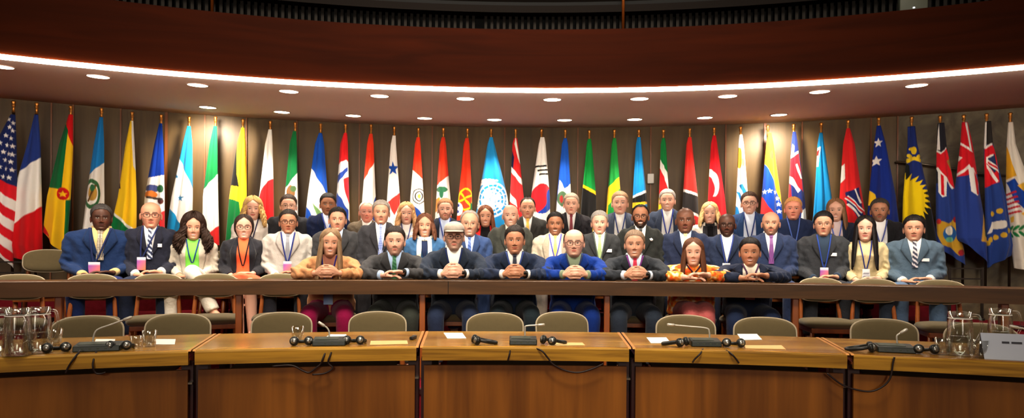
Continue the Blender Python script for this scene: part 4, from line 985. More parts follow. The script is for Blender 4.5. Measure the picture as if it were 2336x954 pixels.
        if badge:
            c1, c2 = BADGE[badge[0]]; V = []; cols = []; nx, ny = 6, 8; hw, hh = .038, .058
            y0 = float(yfront(row, bx, bz, .022, woman))
            for j in range(ny):
                for i in range(nx):
                    V.append((bx - hw + 2*hw*i/(nx-1), y0, bz + hh - 2*hh*j/(ny-1)))
                    t_ = np.clip((i/(nx-1))*.5 + (j/(ny-1))*.6, 0, 1); cc = np.array(lin(c1))*(1-t_) + np.array(lin(c2))*t_
                    if j < 2 and badge[0] in 'pb': cc = np.array(lin((214, 214, 226)))
                    if badge[0] == 'w' and j in (3, 5) and 0 < i < 5: cc = np.array(lin((120, 120, 130)))
                    cols.append(cc)
            Fc = [(j*nx+i, j*nx+i+1, (j+1)*nx+i+1, (j+1)*nx+i) for j in range(ny-1) for i in range(nx-1)]
            bo = obj('badge', warp(V), [f[::-1] for f in Fc], painted('badge_card', .35, spec=.5), lo, smooth=False, cols=cols)
            md = bo.modifiers.new('thickness', 'SOLIDIFY'); md.thickness = .003
    if tagw:
        xx, zz = tagw; mb = MB(); mb.box((xx, float(yfront(row, xx, zz, .008, woman)), zz), (.062, .004, .032), bev=.002)
        mb2 = MB(); obj('name_tag', warp(mb.V), mb.F, mat('name_tag_card', (222, 222, 222), .5), body, False)
    if row == 'A' or True:
        # shirt cuffs at the wrists
        if lapel and not woman:
            for s_ in (-1, 1):
                A_ = arm_pts(row, s_, pose); el_, wr2 = Vector(A_[1]), Vector(A_[2]); mb = MB()
                mb.tube([wr2.lerp(el_, .14), wr2.lerp(el_, .03)], [.040, .037], 16); obj('cuff', warp(mb.V), mb.F, cloth(shirt, .1, .04), body)
        if watch:
            A_ = arm_pts(row, 1, pose); el_, wr2 = Vector(A_[1]), Vector(A_[2]); mb = MB()
            mb.tube([wr2.lerp(el_, .035), wr2.lerp(el_, -.03)], [.035, .033], 16); mb.tube([wr2 + Vector((-.005, -.03, .012)), wr2 + Vector((-.006, -.039, .014))], [.015, .014], 14)
            obj('wristwatch', warp(mb.V), mb.F, mat('watch_dark', (40, 36, 34), .3, .6), body)
    # --- legs
    if skirt: 
        mb = MB(); torso(mb, row, .008, .46, .66)
        mb.tube([(0, -.02, .53), (0, -.25, .54), (0, -.47, .54)], [.13, .125, .105], 18, flat=.85)
        for s_ in (-1, 1):
            h_, k_, a_ = map(Vector, leg_pts(s_, legs)); mb.tube([h_, k_, k_.lerp(a_, .12)], [.10, .082, .08], 14)
        sV, sT = remesh(mb, .012, 4); objnp('skirt', warp(sV), sT, cloth(skirt), body)
    else:
        objnp('trousers', warp(tV), tT, cloth(trs or jc), body)
    for s_ in (-1, 1):
        h_, k_, a_ = map(Vector, leg_pts(s_, legs)); cr = legs == 'crossed' and s_ > 0
        f_ = Vector((.07, -.15, -.06)) if cr else Vector((0, -.19, -.062))
        mb = MB(); mb.tube([a_ + Vector((0, .05, -.055)), a_ + Vector((0, .01, -.05)), a_ + f_*.5 + Vector((0, 0, -.022)), a_ + f_, a_ + f_*1.12], [.034, .044, .043, .036, .02], 12, sub=3, flat=.72 if not cr else .8)
        if not cr: mb.V = [(v[0], v[1], max(v[2], 0.001)) for v in mb.V]
        obj('shoe', mb.V, mb.F, mat('shoe_%d_%d_%d' % shoe, shoe, .35), body)
    # --- hair
    hm = hairm(hc)
    if hair not in ('bald',):
        style = {'long': 'woman', 'curly': 'woman', 'wavy': 'woman', 'tied': 'woman', 'bob': 'woman', 'big': 'woman', 'cap': 'fringe'}.get(hair, hair)
        t_ = {'curly': .022, 'big': .035, 'wavy': .016, 'fringe': .007, 'receding': .008, 'cap': .007, 'tied': .010}.get(hair, .0125)
        V, Q = hair_cap(grid, style, t_, seed)
        vv, qq = V, [tuple(f) for f in Q]
        mb = MB(); mb.add(vv, qq)
        if hair == 'long': k_ = locks(grid, extra.get('len', .22) if extra else .22, .0125, 64, seed, spread=.45); mb.add(k_.V, k_.F)
        if hair == 'wavy': k_ = locks(grid, extra.get('len', .12) if extra else .12, .014, 70, seed, curl=.008, spread=1.3); mb.add(k_.V, k_.F)
        if hair == 'bob': k_ = locks(grid, .03, .0135, 60, seed, curl=.004, spread=.9); mb.add(k_.V, k_.F)
        if hair == 'curly':
            
            for q_ in range(2): k_ = locks(grid, .06 + .02*q_, .0125, 64, seed+q_, curl=.011, spread=1.5 + .9*q_, z0=.175-.02*q_); mb.add(k_.V, k_.F)
        if hair == 'big':
            for q_ in range(4): k_ = locks(grid, .13 - .02*q_, .0135, 84, seed+q_, curl=.013, spread=1.6 + 1.25*q_, z0=.185-.018*q_); mb.add(k_.V, k_.F)
        if hair == 'tied':
            mb.tube([(0, .10, .15), (0, .135, .12), (0, .13, .07)], [.03, .035, .015], 10, sub=3)
        obj('hair', toh(mb.V), mb.F, hm, body)
    if hair == 'cap':
        X_, Y_, Z_, A_ = grid; mb = MB(); n = 40; prof = [(.160, 1.07), (.185, 1.08), (.205, 1.03), (.224, .87), (.238, .60), (.246, .28), (.249, .01)]
        V = []; Fc = []
        for z, k in prof:
            for i in range(n):
                a = 2*PI*i/n; V.append((.078*k*math.sin(a), .008 - .100*k*math.cos(a), z))
        for j in range(len(prof)-1):
            for i in range(n): Fc.append((j*n+i, (j+1)*n+i, (j+1)*n+(i+1) % n, j*n+(i+1) % n))
        mb.add(V, Fc); V = []; Fc = []
        for i in range(17):
            a = -1.15 + 2.3*i/16
            for k, (e, dz) in enumerate(((1.0, .172), (1.25, .170), (1.5, .158))):
                ex = 1 + (e-1)*max(0, math.cos(a*1.2)); V.append((.084*1.02*math.sin(a)*(1+(ex-1)*.25), .008 - .109*math.cos(a)*1.0 - (ex-1)*.13, dz - .0*abs(a)))
        for i in range(16):
            for k in range(2): Fc.append((i*3+k, i*3+k+1, (i+1)*3+k+1, (i+1)*3+k))
        mb.add(V, Fc)
        o_ = obj('cap', toh(mb.V), mb.F, cloth((168, 160, 150)), body); md = o_.modifiers.new('thickness', 'SOLIDIFY'); md.thickness = .004
    if gl:
        mb = MB()
        for s_ in (-1, 1):
            pts = []
            for i in range(25):
                a = 2*PI*i/24; k = (abs(math.cos(a))**3 + abs(math.sin(a))**3)**(-1/3)
                pts.append((s_*.033 + .0255*k*math.cos(a), -.1015 + .006*abs(s_*.033 + .0255*k*math.cos(a))/.06, .1165 + .0185*k*math.sin(a)))
            mb.tube(pts, .0022 if gl[0] < 120 else .0014, 6, cap=False)
            mb.tube([(s_*.058, -.096, .122), (s_*.076, -.06, .120), (s_*.079, .012, .116)], .0018, 6)
        mb.tube([(-.009, -.103, .119), (0, -.106, .121), (.009, -.103, .119)], .0018, 6)
        obj('glasses', toh(mb.V), mb.F, mat('spectacle_%d' % gl[0], gl, .3, .3), body)
    if extra and 'scarf' in extra:
        cS = cloth(extra['scarf'], .4, .06)
        mb = MB(); yb = hy + .03
        mb.tube([(.085*math.sin(a_), yb - .085*math.cos(a_)*1.05, 1.03 - .03*max(0, math.cos(a_))) for a_ in np.linspace(0, 2*PI, 25)], .026, 10, cap=False)
        zs_ = np.linspace(1.0, .70, 14); V = []; nx = 7
        for s_ in (-1, 1):
            V = []
            for k, z in enumerate(zs_):
                for i in range(nx):
                    xx = s_*(.035 + .05*(i/(nx-1)) + .012*k/14) ; V.append((xx, float(yfront(row, xx, z, .018 + .006*math.sin(i*2+k*.4), woman)), z - (.03 if s_ > 0 else 0)*k/14))
            Fc = [(j*nx+i, j*nx+i+1, (j+1)*nx+i+1, (j+1)*nx+i) for j in range(13) for i in range(nx-1)]; mb.add(V, Fc)
        o_ = obj('scarf', warp(mb.V), mb.F, cS, body); md = o_.modifiers.new('thickness', 'SOLIDIFY'); md.thickness = .006
    if extra and 'square' in extra:
        mb = MB(); xx, zz = .105, .915; y_ = float(yfront(row, xx, zz, .008, woman))
        mb.add([(xx-.022, y_, zz-.012), (xx+.022, y_, zz-.008), (xx+.026, y_-.003, zz+.008), (xx+.008, y_-.005, zz+.02), (xx-.008, y_-.004, zz+.012), (xx-.02, y_-.003, zz+.014)], [(0, 1, 2, 3, 4, 5)])
        o_ = obj('pocket_square', warp(mb.V), mb.F, cloth((236, 236, 232), .1), body); md = o_.modifiers.new('thickness', 'SOLIDIFY'); md.thickness = .003
    if row == 'B' and SEATS:
        place_chair(0, RR + .03, zf, 'taupe chair under the ' + SHORT(label), 'occupied taupe chairs on the middle step', rz + th, th=th)
    if row == 'A' and SEATS:
        place_chair(0, RR + .03, zf, 'taupe desk chair under the ' + SHORT(label), 'occupied taupe chairs behind the raised desk', rz + th, th=th)
    if row == 'C' and SEATS:
        place_chair(0, RR + .03, zf, 'back-row taupe chair under the ' + SHORT(label), 'occupied taupe chairs in the back row', rz + th, th=th)
    return body
SEATS = True
DK = (44, 46, 54); NV = (30, 38, 60); CH = (54, 54, 54); LTB = (176, 196, 222)
SKL = (218, 172, 150); SKM = (202, 154, 128); SKT = (182, 132, 104); SKB = (154, 108, 82); SKD = (118, 80, 62); SKDD = (88, 58, 45)
blouse = mat('orange_print', (240, 150, 60), .8)
m_, nt_, b_n = nodes('orange_print_blouse')
tc_ = nt_.nodes.new('ShaderNodeTexCoord'); vo = nt_.nodes.new('ShaderNodeTexNoise'); vo.inputs['Scale'].default_value = 22; vo.inputs['Detail'].default_value = 1
nt_.links.new(tc_.outputs['Object'], vo.inputs['Vector']); cr_ = nt_.nodes.new('ShaderNodeValToRGB'); e_ = cr_.color_ramp.elements
e_[0].position = .38; e_[0].color = (*lin((236, 90, 30)), 1); e_[1].position = .62; e_[1].color = (*lin((250, 226, 190)), 1)
n_ = cr_.color_ramp.elements.new(.5); n_.color = (*lin((240, 160, 50)), 1)
nt_.links.new(vo.outputs['Fac'], cr_.inputs['Fac']); nt_.links.new(cr_.outputs['Color'], b_n.inputs['Base Color']); b_n.inputs['Roughness'].default_value = .8
# --- front row, arms on the desk
person(752, 521, 570, 'A', 'person with long grey-blond hair in a tan blazer and magenta trousers, hands clasped', SKM, 'long', (128, 104, 78), (186, 138, 98), shirt=(150, 100, 84), woman=True, lan=(50, 40, 110), badge=('b', -.01), by=.63, smile=.8, trs=(136, 22, 70), extra={'len': .25}, tilt=-.04, shoe=(40, 30, 30), brow=(90, 70, 56))
person(900, 517, 583, 'A', 'person in a dark grey suit with light blue shirt and green tie, crossed hands', SKL, 'short', (40, 32, 28), (66, 66, 68), shirt=(170, 192, 222), tie=((70, 130, 92), (40, 96, 66), 26), beard=((70, 52, 42), .45), pose='cross', watch=True, trs=(60, 64, 58), smile=.3)
person(1035, 506, 572, 'A', 'person in a pale grey cap and glasses with open white collar and dark blue jacket', SKL, 'cap', (120, 104, 92), (44, 52, 66), shirt=(236, 234, 228), gl=(30, 26, 24), beard=((132, 116, 104), .6), watch=True, trs=(44, 54, 78), lan=(36, 48, 90), by=.76, smile=.5, w=1.05)
person(1173, 515, 580, 'A', 'person with dark hair in a navy suit and dark tie, leaning on the desk', SKT, 'low', (34, 26, 22), (40, 50, 72), tie=((34, 40, 58),), trs=(36, 46, 52), watch=True, lan=(60, 76, 130), by=.76, smile=.35, w=1.06, jaw=1.06)
person(1308, 524, 586, 'A', 'person with balding head and glasses in a bright blue suit and grey-green shirt', SKL, 'fringe', (84, 70, 60), (24, 58, 134), shirt=(128, 140, 118), gl=(70, 50, 40), trs=(22, 50, 118), stub=.2, smile=.15, w=1.05, jaw=1.1, wide=1.04, lan=(50, 60, 90), by=.76)
person(1446, 525, 589, 'A', 'person with grey-brown hair in a charcoal suit and bright red tie, hands clasped', SKM, 'short', (128, 108, 90), (52, 56, 62), shirt=(206, 216, 232), tie=((196, 36, 72),), trs=(46, 54, 66), watch=True, smile=.6, lan=(120, 60, 130), by=.76)
person(1580, 543, 598, 'A', 'person with long brown hair in an orange patterned blouse and pink trousers, arms folded', SKL, 'long', (92, 58, 38), m_, woman=True, lapel=False, smile=.95, trs=(196, 108, 106), pose='cross', lan=(60, 40, 60), by=.80, extra={'len': .17}, w=.96, shoe=(60, 40, 40), legs='side')
person(1709, 542, 596, 'A', 'person with short black hair in a navy blazer and cream top, rightmost at the desk', SKT, 'low', (26, 22, 22), (38, 46, 66), shirt=(232, 222, 206), woman=True, smile=.8, pose='cross', op=.80, trs=(40, 52, 80), lan=(90, 60, 90), by=.70, badge=('r', 0), w=1.05)
# --- middle row
person(231, 466, 527, 'B', 'person with close-cropped hair in a blue suit and tan shirt, seated leftmost', SKDD, 'short', (70, 66, 64), (34, 54, 92), shirt=(206, 182, 130), tie=((110, 100, 90), (180, 170, 150), 30, 1), lan=(40, 50, 90), badge=('p', -.035), by=.665, trs=(30, 44, 92), smile=.05, w=1.26, jaw=1.08, wide=.97)
person(344, 462, 522, 'B', 'person with bald head and glasses in a dark navy suit with striped tie', (224, 164, 136), 'bald', (120, 100, 90), (42, 44, 58), tie=((40, 50, 84), (190, 200, 216), 22), gl=(60, 44, 40), tagw=(.075, .865), lan=(44, 54, 100), badge=('p', -.07), by=.70, trs=(40, 48, 70), smile=.05)
person(441, 490, 543, 'B', 'person with big dark curly hair in a cream jacket and lime green top', SKM, 'big', (52, 36, 28), (192, 184, 170), shirt=(130, 214, 92), woman=True, op=.60, smile=.8, lan=(40, 70, 130), by=.70, trs=(226, 218, 206), legs='crossed', shoe=(210, 190, 170))
person(556, 489, 533, 'B', 'person with glasses and tied dark hair in a black jacket and orange skirt', SKL, 'tied', (56, 42, 36), (46, 46, 52), shirt=(230, 112, 72), woman=True, op=.60, gl=(40, 34, 32), smile=.7, skirt=(226, 112, 80), lan=(30, 30, 36), by=.66, shoe=(214, 180, 140), legs='side')
person(657, 478, 524, 'B', 'person in a light grey jacket with glasses, grey tie and blue lanyard', SKT, 'short', (46, 38, 34), (178, 174, 168), tie=((130, 132, 140),), gl=(40, 34, 30), lan=(44, 56, 120), badge=('p', 0), by=.68, trs=(48, 48, 56), smile=.15, w=1.05)
person(769, 473, 521, 'B', 'person with dark hair in a dark grey suit and light blue shirt without tie', SKM, 'short', (36, 30, 28), (62, 62, 64), shirt=LTB, smile=.05, jaw=1.06, stub=.15, w=1.05)
person(868, 457, 513, 'B', 'person with short grey hair in a dark suit and blue patterned tie', SKM, 'short', (150, 142, 134), (58, 58, 62), tie=((70, 96, 170), (190, 200, 226), 34, 1), smile=.5, jaw=1.05)
person(968, 487, 535, 'B', 'person with brown hair in a blue cardigan and white scarf', SKM, 'bob', (104, 66, 46), (66, 106, 146), shirt=(40, 50, 80), woman=True, lapel=False, vneck=.80, smile=.9, extra={'scarf': (240, 234, 220)})
person(1070, 481, 541, 'B', 'person with grey hair and moustache in a mid-blue suit, behind the man in the cap', SKM, 'receding', (150, 144, 138), (58, 78, 118), shirt=(206, 216, 236), tie=((50, 76, 140), (90, 120, 180), 26), gl=(160, 140, 120), beard=((110, 104, 100), .3), smile=.7)
person(1163, 468, 516, 'B', 'person with bald head and light beard in a grey-green suit', SKL, 'bald', (140, 100, 80), (72, 74, 68), shirt=(206, 200, 190), beard=((150, 112, 90), .35), smile=.8, R=9.86)
person(1265, 484, 537, 'B', 'person with black curly hair in a cream blazer and yellow tie', SKB, 'short', (24, 20, 20), (188, 178, 160), tie=((236, 206, 110),), lan=(96, 96, 190), by=.74, smile=.9, shirt=(240, 238, 232), op=.7)
person(1366, 481, 534, 'B', 'person with grey hair in a dark suit, light green tie and white name tag', SKL, 'short', (150, 146, 140), (58, 60, 62), tie=((150, 170, 120),), tagw=(.10, .855), smile=.35, lan=(90, 100, 90), by=.7, shirt=(238, 238, 236))
person(1459, 468, 520, 'B', 'person with black hair, glasses and goatee in a black suit with white pocket square', SKB, 'receding', (22, 18, 18), (46, 48, 46), tie=((30, 30, 32),), gl=(36, 30, 28), beard=((26, 20, 18), .9), smile=.8, extra={'square': 1}, shirt=(236, 232, 226))
person(1561, 475, 533, 'B', 'person with shaved head in a navy suit, light blue shirt and pale yellow tie', SKD, 'bald', (30, 24, 22), (44, 52, 76), shirt=LTB, tie=((226, 206, 150),), smile=.0, w=1.1, jaw=1.08, wide=.99, scalp=((40, 28, 24), .4))
person(1656, 488, 534, 'B', 'person with shaved head and glasses in a navy jacket with open white collar', SKDD, 'bald', (24, 20, 18), (46, 56, 80), shirt=(226, 224, 222), gl=(30, 26, 24), lan=(60, 76, 140), badge=('w', -.01), by=.69, smile=.0, scalp=((30, 22, 18), .5), beard=((24, 18, 16), .4))
person(1756, 484, 538, 'B', 'person with bald head and dark stubble in a navy suit and purple tie', SKM, 'bald', (40, 32, 30), (50, 62, 92), tie=((116, 66, 128),), beard=((56, 46, 42), .55), smile=.0, scalp=((110, 86, 74), .35), w=1.04)
person(1876, 482, 538, 'B', 'person with black hair and glasses in a charcoal suit over a dark sweater', SKM, 'low', (24, 22, 22), (60, 62, 66), shirt=(52, 66, 84), gl=(150, 130, 110), tagw=(.085, .84), lan=(50, 76, 150), badge=('p', 0), by=.655, smile=.1, trs=(48, 50, 56))
person(1971, 492, 545, 'B', 'person with long straight black hair in a cream floral blouse', SKL, 'long', (26, 20, 20), (198, 182, 144), woman=True, lapel=False, lan=(50, 60, 130), badge=('w', 0), by=.665, smile=.3, trs=(48, 56, 70), extra={'len': .26}, w=.94)
person(2082, 491, 549, 'B', 'person with black hair in a slate blue suit and striped tie, seated rightmost', SKM, 'low', (26, 22, 22), (86, 104, 120), tie=((50, 54, 74), (200, 196, 200), 20), tagw=(.085, .82), smile=.05, jaw=1.06, trs=(90, 112, 140), w=1.04)
# --- back row
person(576, 450, 500, 'C', 'person with blond curly hair in a white jacket, leftmost in the back row', SKL, 'curly', (196, 160, 104), (236, 230, 222), woman=True, lapel=False, smile=.5, lan=(60, 60, 90), by=.74)
person(657, 444, 493, 'C', 'person with dark hair and thin glasses in a dark suit, behind the light grey jacket', SKL, 'short', (56, 42, 34), (48, 48, 52), gl=(150, 120, 90), smile=.4)
person(747, 441, 488, 'C', 'person with dark hair in a navy suit, behind the dark grey suit at left', SKB, 'low', (28, 24, 24), (30, 40, 72), shirt=(214, 222, 240), smile=.0, lan=(60, 80, 160), by=.8)
person(836, 460, 508, 'C', 'person with white hair and reddish face in a brown-grey jacket in the back row', (214, 146, 126), 'receding', (206, 200, 192), (112, 100, 84), shirt=(230, 226, 220), gl=(190, 170, 160), smile=.4)
person(926, 462, 509, 'C', 'person with wavy light brown hair in a white top and blue lanyard, back row', SKL, 'wavy', (184, 144, 100), (236, 232, 226), woman=True, lapel=False, lan=(60, 70, 130), by=.72, smile=.3)
person(1014, 453, 499, 'C', 'person with light brown hair and beard in a dark navy jacket, behind the white scarf', SKL, 'short', (150, 108, 76), (44, 50, 64), shirt=(196, 208, 230), beard=((140, 96, 66), .6), lan=(56, 76, 150), by=.72, smile=.5, op=.7)
person(1106, 469, 508, 'C', 'person with long brown hair in a red jacket over a black top', SKM, 'long', (110, 66, 42), (206, 40, 40), shirt=(24, 22, 24), woman=True, op=.7, smile=.95, extra={'len': .12})
person(1202, 451, 500, 'C', 'person with receding dark hair in a dark suit and yellow tie, back row centre', SKM, 'receding', (44, 34, 30), (62, 62, 60), tie=((232, 186, 84),), smile=.2)
person(1301, 441, 488, 'C', 'person with wavy grey hair in a black suit and dark red tie', SKL, 'short', (160, 146, 132), (44, 42, 46), tie=((120, 30, 44),), smile=.1)
person(1412, 437, 490, 'C', 'person with light brown hair in a grey-blue jacket and white open shirt', SKL, 'short', (150, 122, 94), (76, 84, 102), op=.7, lan=(50, 66, 120), by=.74, smile=.5, jaw=1.06)
person(1520, 432, 476, 'C', 'person with grey hair in a navy jacket and open white shirt, tallest at the back', SKL, 'short', (150, 146, 142), (66, 76, 96), op=.7, lan=(50, 66, 150), by=.74, smile=.6)
person(1617, 461, 507, 'C', 'person with blond hair in a white jacket and black scarf', SKL, 'bob', (222, 190, 136), (234, 226, 216), shirt=(30, 28, 30), woman=True, op=.7, smile=.7, extra={'scarf': (36, 34, 38)})
person(1707, 438, 484, 'C', 'person with dark brown hair and glasses in a blue jacket and light blue shirt', SKL, 'short', (70, 52, 42), (52, 78, 120), shirt=(206, 216, 232), gl=(36, 30, 28), op=.7, lan=(50, 66, 120), by=.72, smile=.7)
person(1807, 450, 498, 'C', 'person with ginger-blond hair in a navy jumper and lanyard', (230, 160, 136), 'short', (210, 158, 104), (44, 56, 88), lapel=False, lan=(90, 116, 190), badge=('w', .01), by=.70, smile=.0)
person(1904, 453, 498, 'C', 'person with light brown shoulder-length hair in a dark navy jacket', SKL, 'long', (134, 100, 72), (44, 50, 70), shirt=(206, 190, 190), woman=True, op=.72, lan=(90, 110, 190), by=.72, smile=.7, extra={'len': .10})
person(2004, 453, 502, 'C', 'person with dark grey hair and beard in a black jacket, rightmost in the back row', SKT, 'short', (70, 64, 60), (42, 42, 46), shirt=(238, 238, 238), beard=((96, 84, 76), .55), lan=(90, 100, 160), by=.72, smile=.1, op=.7)
# ------------------------------------------------------------------ things on the foreground tables
M_hs = mat('headset_black', (22, 24, 22), .4, spec=.5)
M_silver = mat('silver_disc', (150, 150, 145), .3, .8)
M_unit = mat('unit_dark_green', (22, 30, 24), .45)
M_unit2 = mat('unit_top_grey', (58, 66, 54), .5)
M_goose = mat('gooseneck_grey', (186, 182, 172), .4, .4)
M_paper = mat('white_paper', (236, 234, 228), .8)
M_tan = mat('tan_card', (222, 186, 130), .8)
M_cable = mat('black_cable', (30, 16, 12), .5)
def thin_glass(name, tint, edge, rough, fac):
    m, nt, b = nodes(name); out = nt.nodes['Material Output']
    tr = nt.nodes.new('ShaderNodeBsdfTransparent'); tr.inputs['Color'].default_value = (*tint, 1)
    gl = nt.nodes.new('ShaderNodeBsdfGlossy'); gl.inputs['Color'].default_value = (*edge, 1); gl.inputs['Roughness'].default_value = rough
    lw = nt.nodes.new('ShaderNodeLayerWeight'); lw.inputs['Blend'].default_value = fac
    mx = nt.nodes.new('ShaderNodeMixShader'); nt.links.new(lw.outputs['Facing'], mx.inputs['Fac'])
    nt.links.new(tr.outputs[0], mx.inputs[1]); nt.links.new(gl.outputs[0], mx.inputs[2]); nt.links.new(mx.outputs[0], out.inputs['Surface'])
    return m
M_glass = thin_glass('clear_glass', (.94, .95, .94), (.95, .95, .92), .08, .32)
M_water = thin_glass('water', (.93, .95, .95), (.9, .92, .92), .05, .25)
TZ0 = .7405
def yaw_at(th): return -th
def headset(x, y, rz, label):
    th, R = on_table(x, y)
    t = empty('headset', P(th, R, TZ0), -th + rz, label, 'headset', 'headsets lying on the tables')
    MB().tube([(-.038, 0, .03), (-.05, .05, .018), (-.035, .10, .009), (0, .115, .008), (.035, .10, .009), (.05, .05, .018), (.038, 0, .03)], .0065, 8, sub=5, flat=1.4).build('headband', M_hs, t)
    for s in (-1, 1):
        e = empty('x', (0, 0, 0)); bpy.data.objects.remove(e)
        M = Matrix.Translation((s*.038, -.005, .0265)) @ Matrix.Rotation(s*.35, 4, 'Z') @ Matrix.Rotation(PI/2 - .25, 4, 'X')
        mb = MB().lathe([(.001, -.014), (.018, -.014), (.024, -.009), (.025, .002), (.021, .010), (.014, .012)], 20)
        mb.V = [tuple(M @ Vector(v)) for v in mb.V]; cup = mb.build('ear_cup', M_hs, t)
        mb = MB().lathe([(.015, .0115), (.012, .015), (.001, .016)], 16); mb.V = [tuple(M @ Vector(v)) for v in mb.V]; mb.build('silver_cap', M_silver, cup)
    t.scale = (.92, .92, .92)
    return t
def unit(x, y, label, goose=None, w=.19, rz=0):
    th, R = on_table(x, y)
    loc = P(th, R, TZ0); t = empty('delegate_microphone', loc, -th + rz, label, 'microphone', 'microphone units on the tables')
    inv = (Matrix.Translation(loc) @ Matrix.Rotation(-th + rz, 4, 'Z')).inverted()
    mb = MB(); h = w/2
    mb.add([(-h, 0, 0), (h, 0, 0), (h, .10, 0), (-h, .10, 0), (-h, .004, .026), (h, .004, .026), (h, .10, .036), (-h, .10, .036)], [(0, 3, 2, 1), (4, 5, 6, 7), (0, 1, 5, 4), (1, 2, 6, 5), (2, 3, 7, 6), (3, 0, 4, 7)])
    o = mb.build('housing', M_unit, t, False); bv = o.modifiers.new('b', 'BEVEL'); bv.width = .004; bv.segments = 2
    mb = MB(); mb.add([(-h*.86, .03, .0288), (h*.55, .03, .0288), (h*.55, .085, .0345), (-h*.86, .085, .0345)], [(0, 1, 2, 3)]); o = mb.build('speaker_grille', M_unit2, t, False)
    so = o.modifiers.new('s', 'SOLIDIFY'); so.thickness = .002; so.offset = 1
    for k in range(4): MB().box((-h*.6 + k*.032, .003, .014), (.010, .003, .006), bev=.001).build('button', M_unit2, t, False)
    if goose:
        pts = []
        for i, (gx, gy) in enumerate(goose):
            tg = ring(gx, R + .085, gy)[0]; pts.append(inv @ P(tg, R + .085, ring_z(gx, gy, R + .085)))
        pts[0].z = .034
        g = MB().tube(pts, .0042, 8, sub=5).build('gooseneck', M_goose, t)
        d = (pts[-1] - pts[-2]).normalized()
        MB().tube([pts[-1] - d*.004, pts[-1] + d*.004, pts[-1] + d*.03, pts[-1] + d*.036], [.005, .0075, .0075, .005], 10).build('microphone_head', M_goose, g)
    return t
def sheet_on(pts, name, m, label, cat, z=.0):
    P0 = [P(*on_table(x, y), TZ0 + .0008 + z) for x, y in pts]; c = sum(P0, Vector())/len(P0)
    V = [tuple(p - c) for p in P0] + [tuple(p - c + Vector((0, 0, .0015))) for p in P0]; n = len(pts)
    o = obj(name, V, [tuple(range(n-1, -1, -1)), tuple(range(n, 2*n))] + [(i, (i+1) % n, n + (i+1) % n, n + i) for i in range(n)], m, None, False); o.location = c
    return tag(o, label, cat)
def tumbler(x, y, label, r=.033, h=.078, water=.3):
    th, R = on_table(x, y); R += r; t = empty('water_glass', P(th, R, TZ0), -th, label, 'glass', 'tumblers on the tables')
    MB().lathe([(.001, 0), (r*.86, 0), (r, h), (r-.0022, h), (r*.86-.002, .010), (.001, .010)], 28).build('glass_body', M_glass, t)
    if water: MB().lathe([(.001, .0105), (r*.84-.002, .0105), (r*.86, h*water), (.001, h*water)], 28).build('water', M_water, t)
    return t
def pitcher(x, y, label, r=.056, h=.205, R=None):
    th, R_ = on_table(x, y); R = R_ + r; t = empty('water_pitcher', P(th, R, TZ0), -th, label, 'pitcher', 'glass water jugs on the tables')
    MB().lathe([(.001, 0), (r, .002), (r*1.02, .02), (r*.90, h*.78), (r*.82, h*.84), (r*.86, h), (r*.86-.003, h), (r*.82-.003, h*.84), (r*.90-.003, h*.78), (r-.004, .012), (.001, .012)], 32).build('glass_body', M_glass, t)
    MB().lathe([(.001, .0125), (r-.0045, .0125), (r*.95-.004, h*.45), (.001, h*.45)], 32).build('water', M_water, t)
    MB().lathe([(r*.80, h*.835), (r*.87, h*.84), (r*.87, h*.855), (r*.80, h*.86)], 28).build('neck_ring', mat('frosted_plastic', (226, 226, 220), .35), t)
    MB().tube([(r*.8, -.01, h*.93), (r*1.3, -.015, h*.9), (r*1.45, -.02, h*.6), (r*1.02, -.01, h*.3)], .006, 8, sub=5).build('handle', M_glass, t)
    return t
pitcher(29, 815, 'clear glass water jug on the left table, second from the left edge')
pitcher(76, 809, 'clear glass water jug on the left table, tallest and nearest the tumbler')
pitcher(-16, 812, 'clear glass water jug cut off by the left edge of the frame')
tumbler(120, 789, 'clear tumbler beside the jugs behind a headset on the left table')
tumbler(336, 793, 'clear ribbed tumbler next to a white card on the left table')
tumbler(306, 792, 'small clear glass cup right of the left microphone unit', r=.026, h=.05, water=0)
tumbler(676, 781, 'clear tumbler standing behind a headset left of centre')
tumbler(2154, 811, 'clear tumbler left of the jug on the right table')
tumbler(2242, 819, 'clear tumbler between the jug and the grey name plate', h=.082)
pitcher(2198, 815, 'clear glass water jug on the right table beside two tumblers')
pitcher(2290, 801, 'clear glass water jug behind the grey name plate')
headset(128, 805, .2, 'black headset with silver disc in front of the tumbler on the left table')
headset(270, 800, -.1, 'black headset with two silver discs right of the left microphone unit')
headset(687, 789, .1, 'black headset in front of the tumbler, left of the second microphone unit')
headset(806, 787, -.2, 'black headset with silver discs right of the second microphone unit')
headset(1086, 786, -1.35, 'black headset lying on its side right of the white card in the centre')
headset(1250, 787, -.9, 'black headset right of the central microphone unit')
headset(1556, 791, 1.0, 'black headset left of the microphone unit with the long bent arm')
headset(1673, 793, .0, 'black headset with two upright silver discs on the right-centre table')
headset(1984, 803, 1.4, 'black headset lying on its side at the left of the right table')
headset(2112, 808, .15, 'black headset with dark ear cups right of the right microphone unit')
unit(218, 803, 'dark microphone unit with a long bent gooseneck on the left table', [(212, 785), (212, 772), (221, 753), (255, 740), (282, 730)])
unit(749, 790, 'dark microphone unit with a short pink-tipped gooseneck left of centre', [(750, 772), (750, 757), (745, 748), (739, 744)], .16)
unit(1193, 788, 'dark microphone unit with a low horizontal gooseneck in the centre', [(1197, 770), (1197, 750), (1200, 744), (1226, 742)], .14)
unit(1612, 792, 'dark microphone unit with a long gooseneck bent to the left', [(1618, 776), (1617, 757), (1610, 749), (1570, 745), (1537, 742)], .15, .06)
unit(2046, 806, 'dark microphone unit with a small upright gooseneck on the right table', [(2046, 788), (2045, 768), (2049, 763), (2054, 760)], .165)
